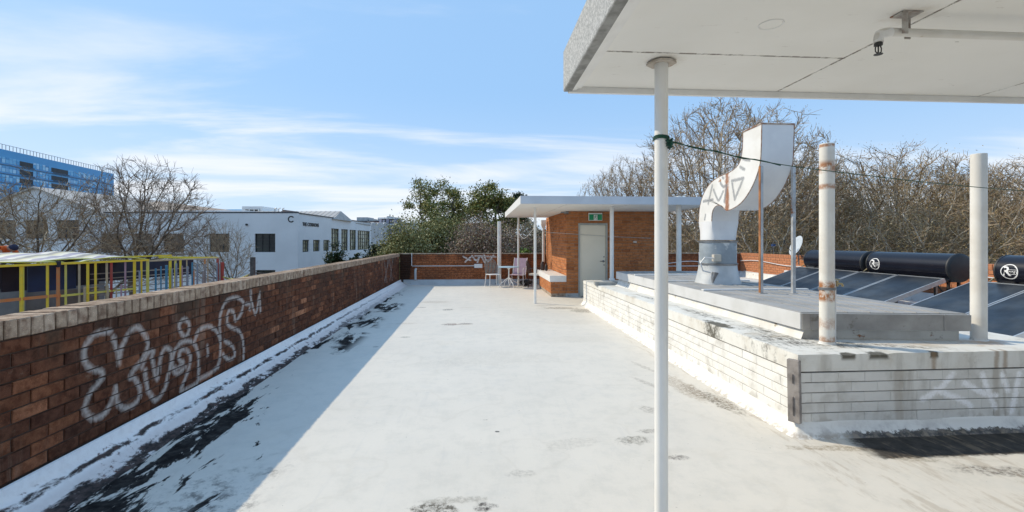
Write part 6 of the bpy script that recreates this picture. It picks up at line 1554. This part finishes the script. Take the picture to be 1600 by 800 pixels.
leaf_mass('green_bush', 'bright green bush low behind the slim posts of the far canopy', (2.45, 24.5, -.3), 1.3, 1.2, 1.35, 4200, .12, leafy('fresh_leaves', [(0,(.05,.09,.015)),(.5,(.12,.19,.03)),(1,(.22,.30,.06))]), 55, stems=12)
# plane trees on the right
GP = 'bare plane trees beyond the right parapet'
A_ = bare_tree('plane_tree', 'tallest bare plane tree, its crown behind the top of the duct', (15.0, 27.2, GZ), 71, 17.8, 12.8, 11.5, 6000, M_BARK_P, M_TWIG, twig=.0150, kill=.46, step=.33, up=.12, trunk_h=6.5, outer=.42, dry=20000, group=GP)
B_ = bare_tree('plane_tree', 'broad bare plane tree with dry leaves between the two tall white pipes', (25.6, 27.6, GZ), 74, 15.2, 12.0, 10.0, 5200, M_BARK_P, M_TWIG, twig=.0150, kill=.46, step=.33, up=.08, trunk_h=5.6, outer=.45, lump=.35, dry=42000, group=GP)
for (src, loc, rz, s_, l_) in ((A_, (10.2,31.5,GZ), 2.2, (.62,.62,.84), 'smaller bare plane tree between the slim canopy post and the tallest tree'),
        (B_, (20.6,29.0,GZ), 1.3, (.80,.80,.99), 'bare plane tree behind the rust-ringed white pipe'),
        (A_, (29.6,24.6,GZ), 4.1, (.80,.80,.78), 'bare plane tree just right of the clean tall white pipe'),
        (B_, (33.0,23.5,GZ), 3.3, (1,1,.95), 'bare plane tree at the right edge of the photo'),
        (A_, (31.5,31.5,GZ), .6, (.9,.9,.84), 'more distant bare plane tree behind the clean tall white pipe'),
        (B_, (13.5,23.0,GZ), 5.0, (.75,.75,.72), 'lower bare plane tree directly behind the duct and struts'),
        (B_, (21.5,21.5,GZ), .4, (.85,.85,.74), 'low branching plane tree behind the farthest black tank'),
        (A_, (27.2,20.5,GZ), 1.9, (.72,.72,.68), 'low plane tree with pale limbs behind the middle black tank'),
        (B_, (9.0,25.5,GZ), 2.7, (.62,.62,.72), 'bare plane tree crown showing between stair house and duct')):
    dup(src, loc, rz, l_, s_)
# dense brown undergrowth far behind the trees
rs = np.random.RandomState(9)
n = 120000; u = rs.rand(n); X0 = 4+58*u; 
hz_ = 3.3+.9*np.sin(X0*.55)+.5*np.sin(X0*1.7+1)
Zc = GZ+(hz_+.0-GZ)*(1-rs.rand(n)**2.2*.75)
Yc = 45-.30*(X0-4)+rs.normal(scale=1.6, size=n)
Yc = Yc-6*(Zc < 1)*rs.rand(n)
o = quads_obj('thicket', np.stack([X0, Yc, Zc-rs.rand(n)*.6], 1), .24, M_THICK, None, 5, aspect=.5); o['kind'] = 'stuff'
n = 26000; X0 = -9+15*rs.rand(n); Zc = GZ+(2.1+.5*np.sin(X0*1.1)-GZ)*(1-rs.rand(n)**2*.7)
o = quads_obj('thicket', np.stack([X0, 50+rs.normal(scale=1, size=n), Zc], 1), .32, M_OLIVE, None, 6, aspect=.5); o['kind'] = 'stuff'
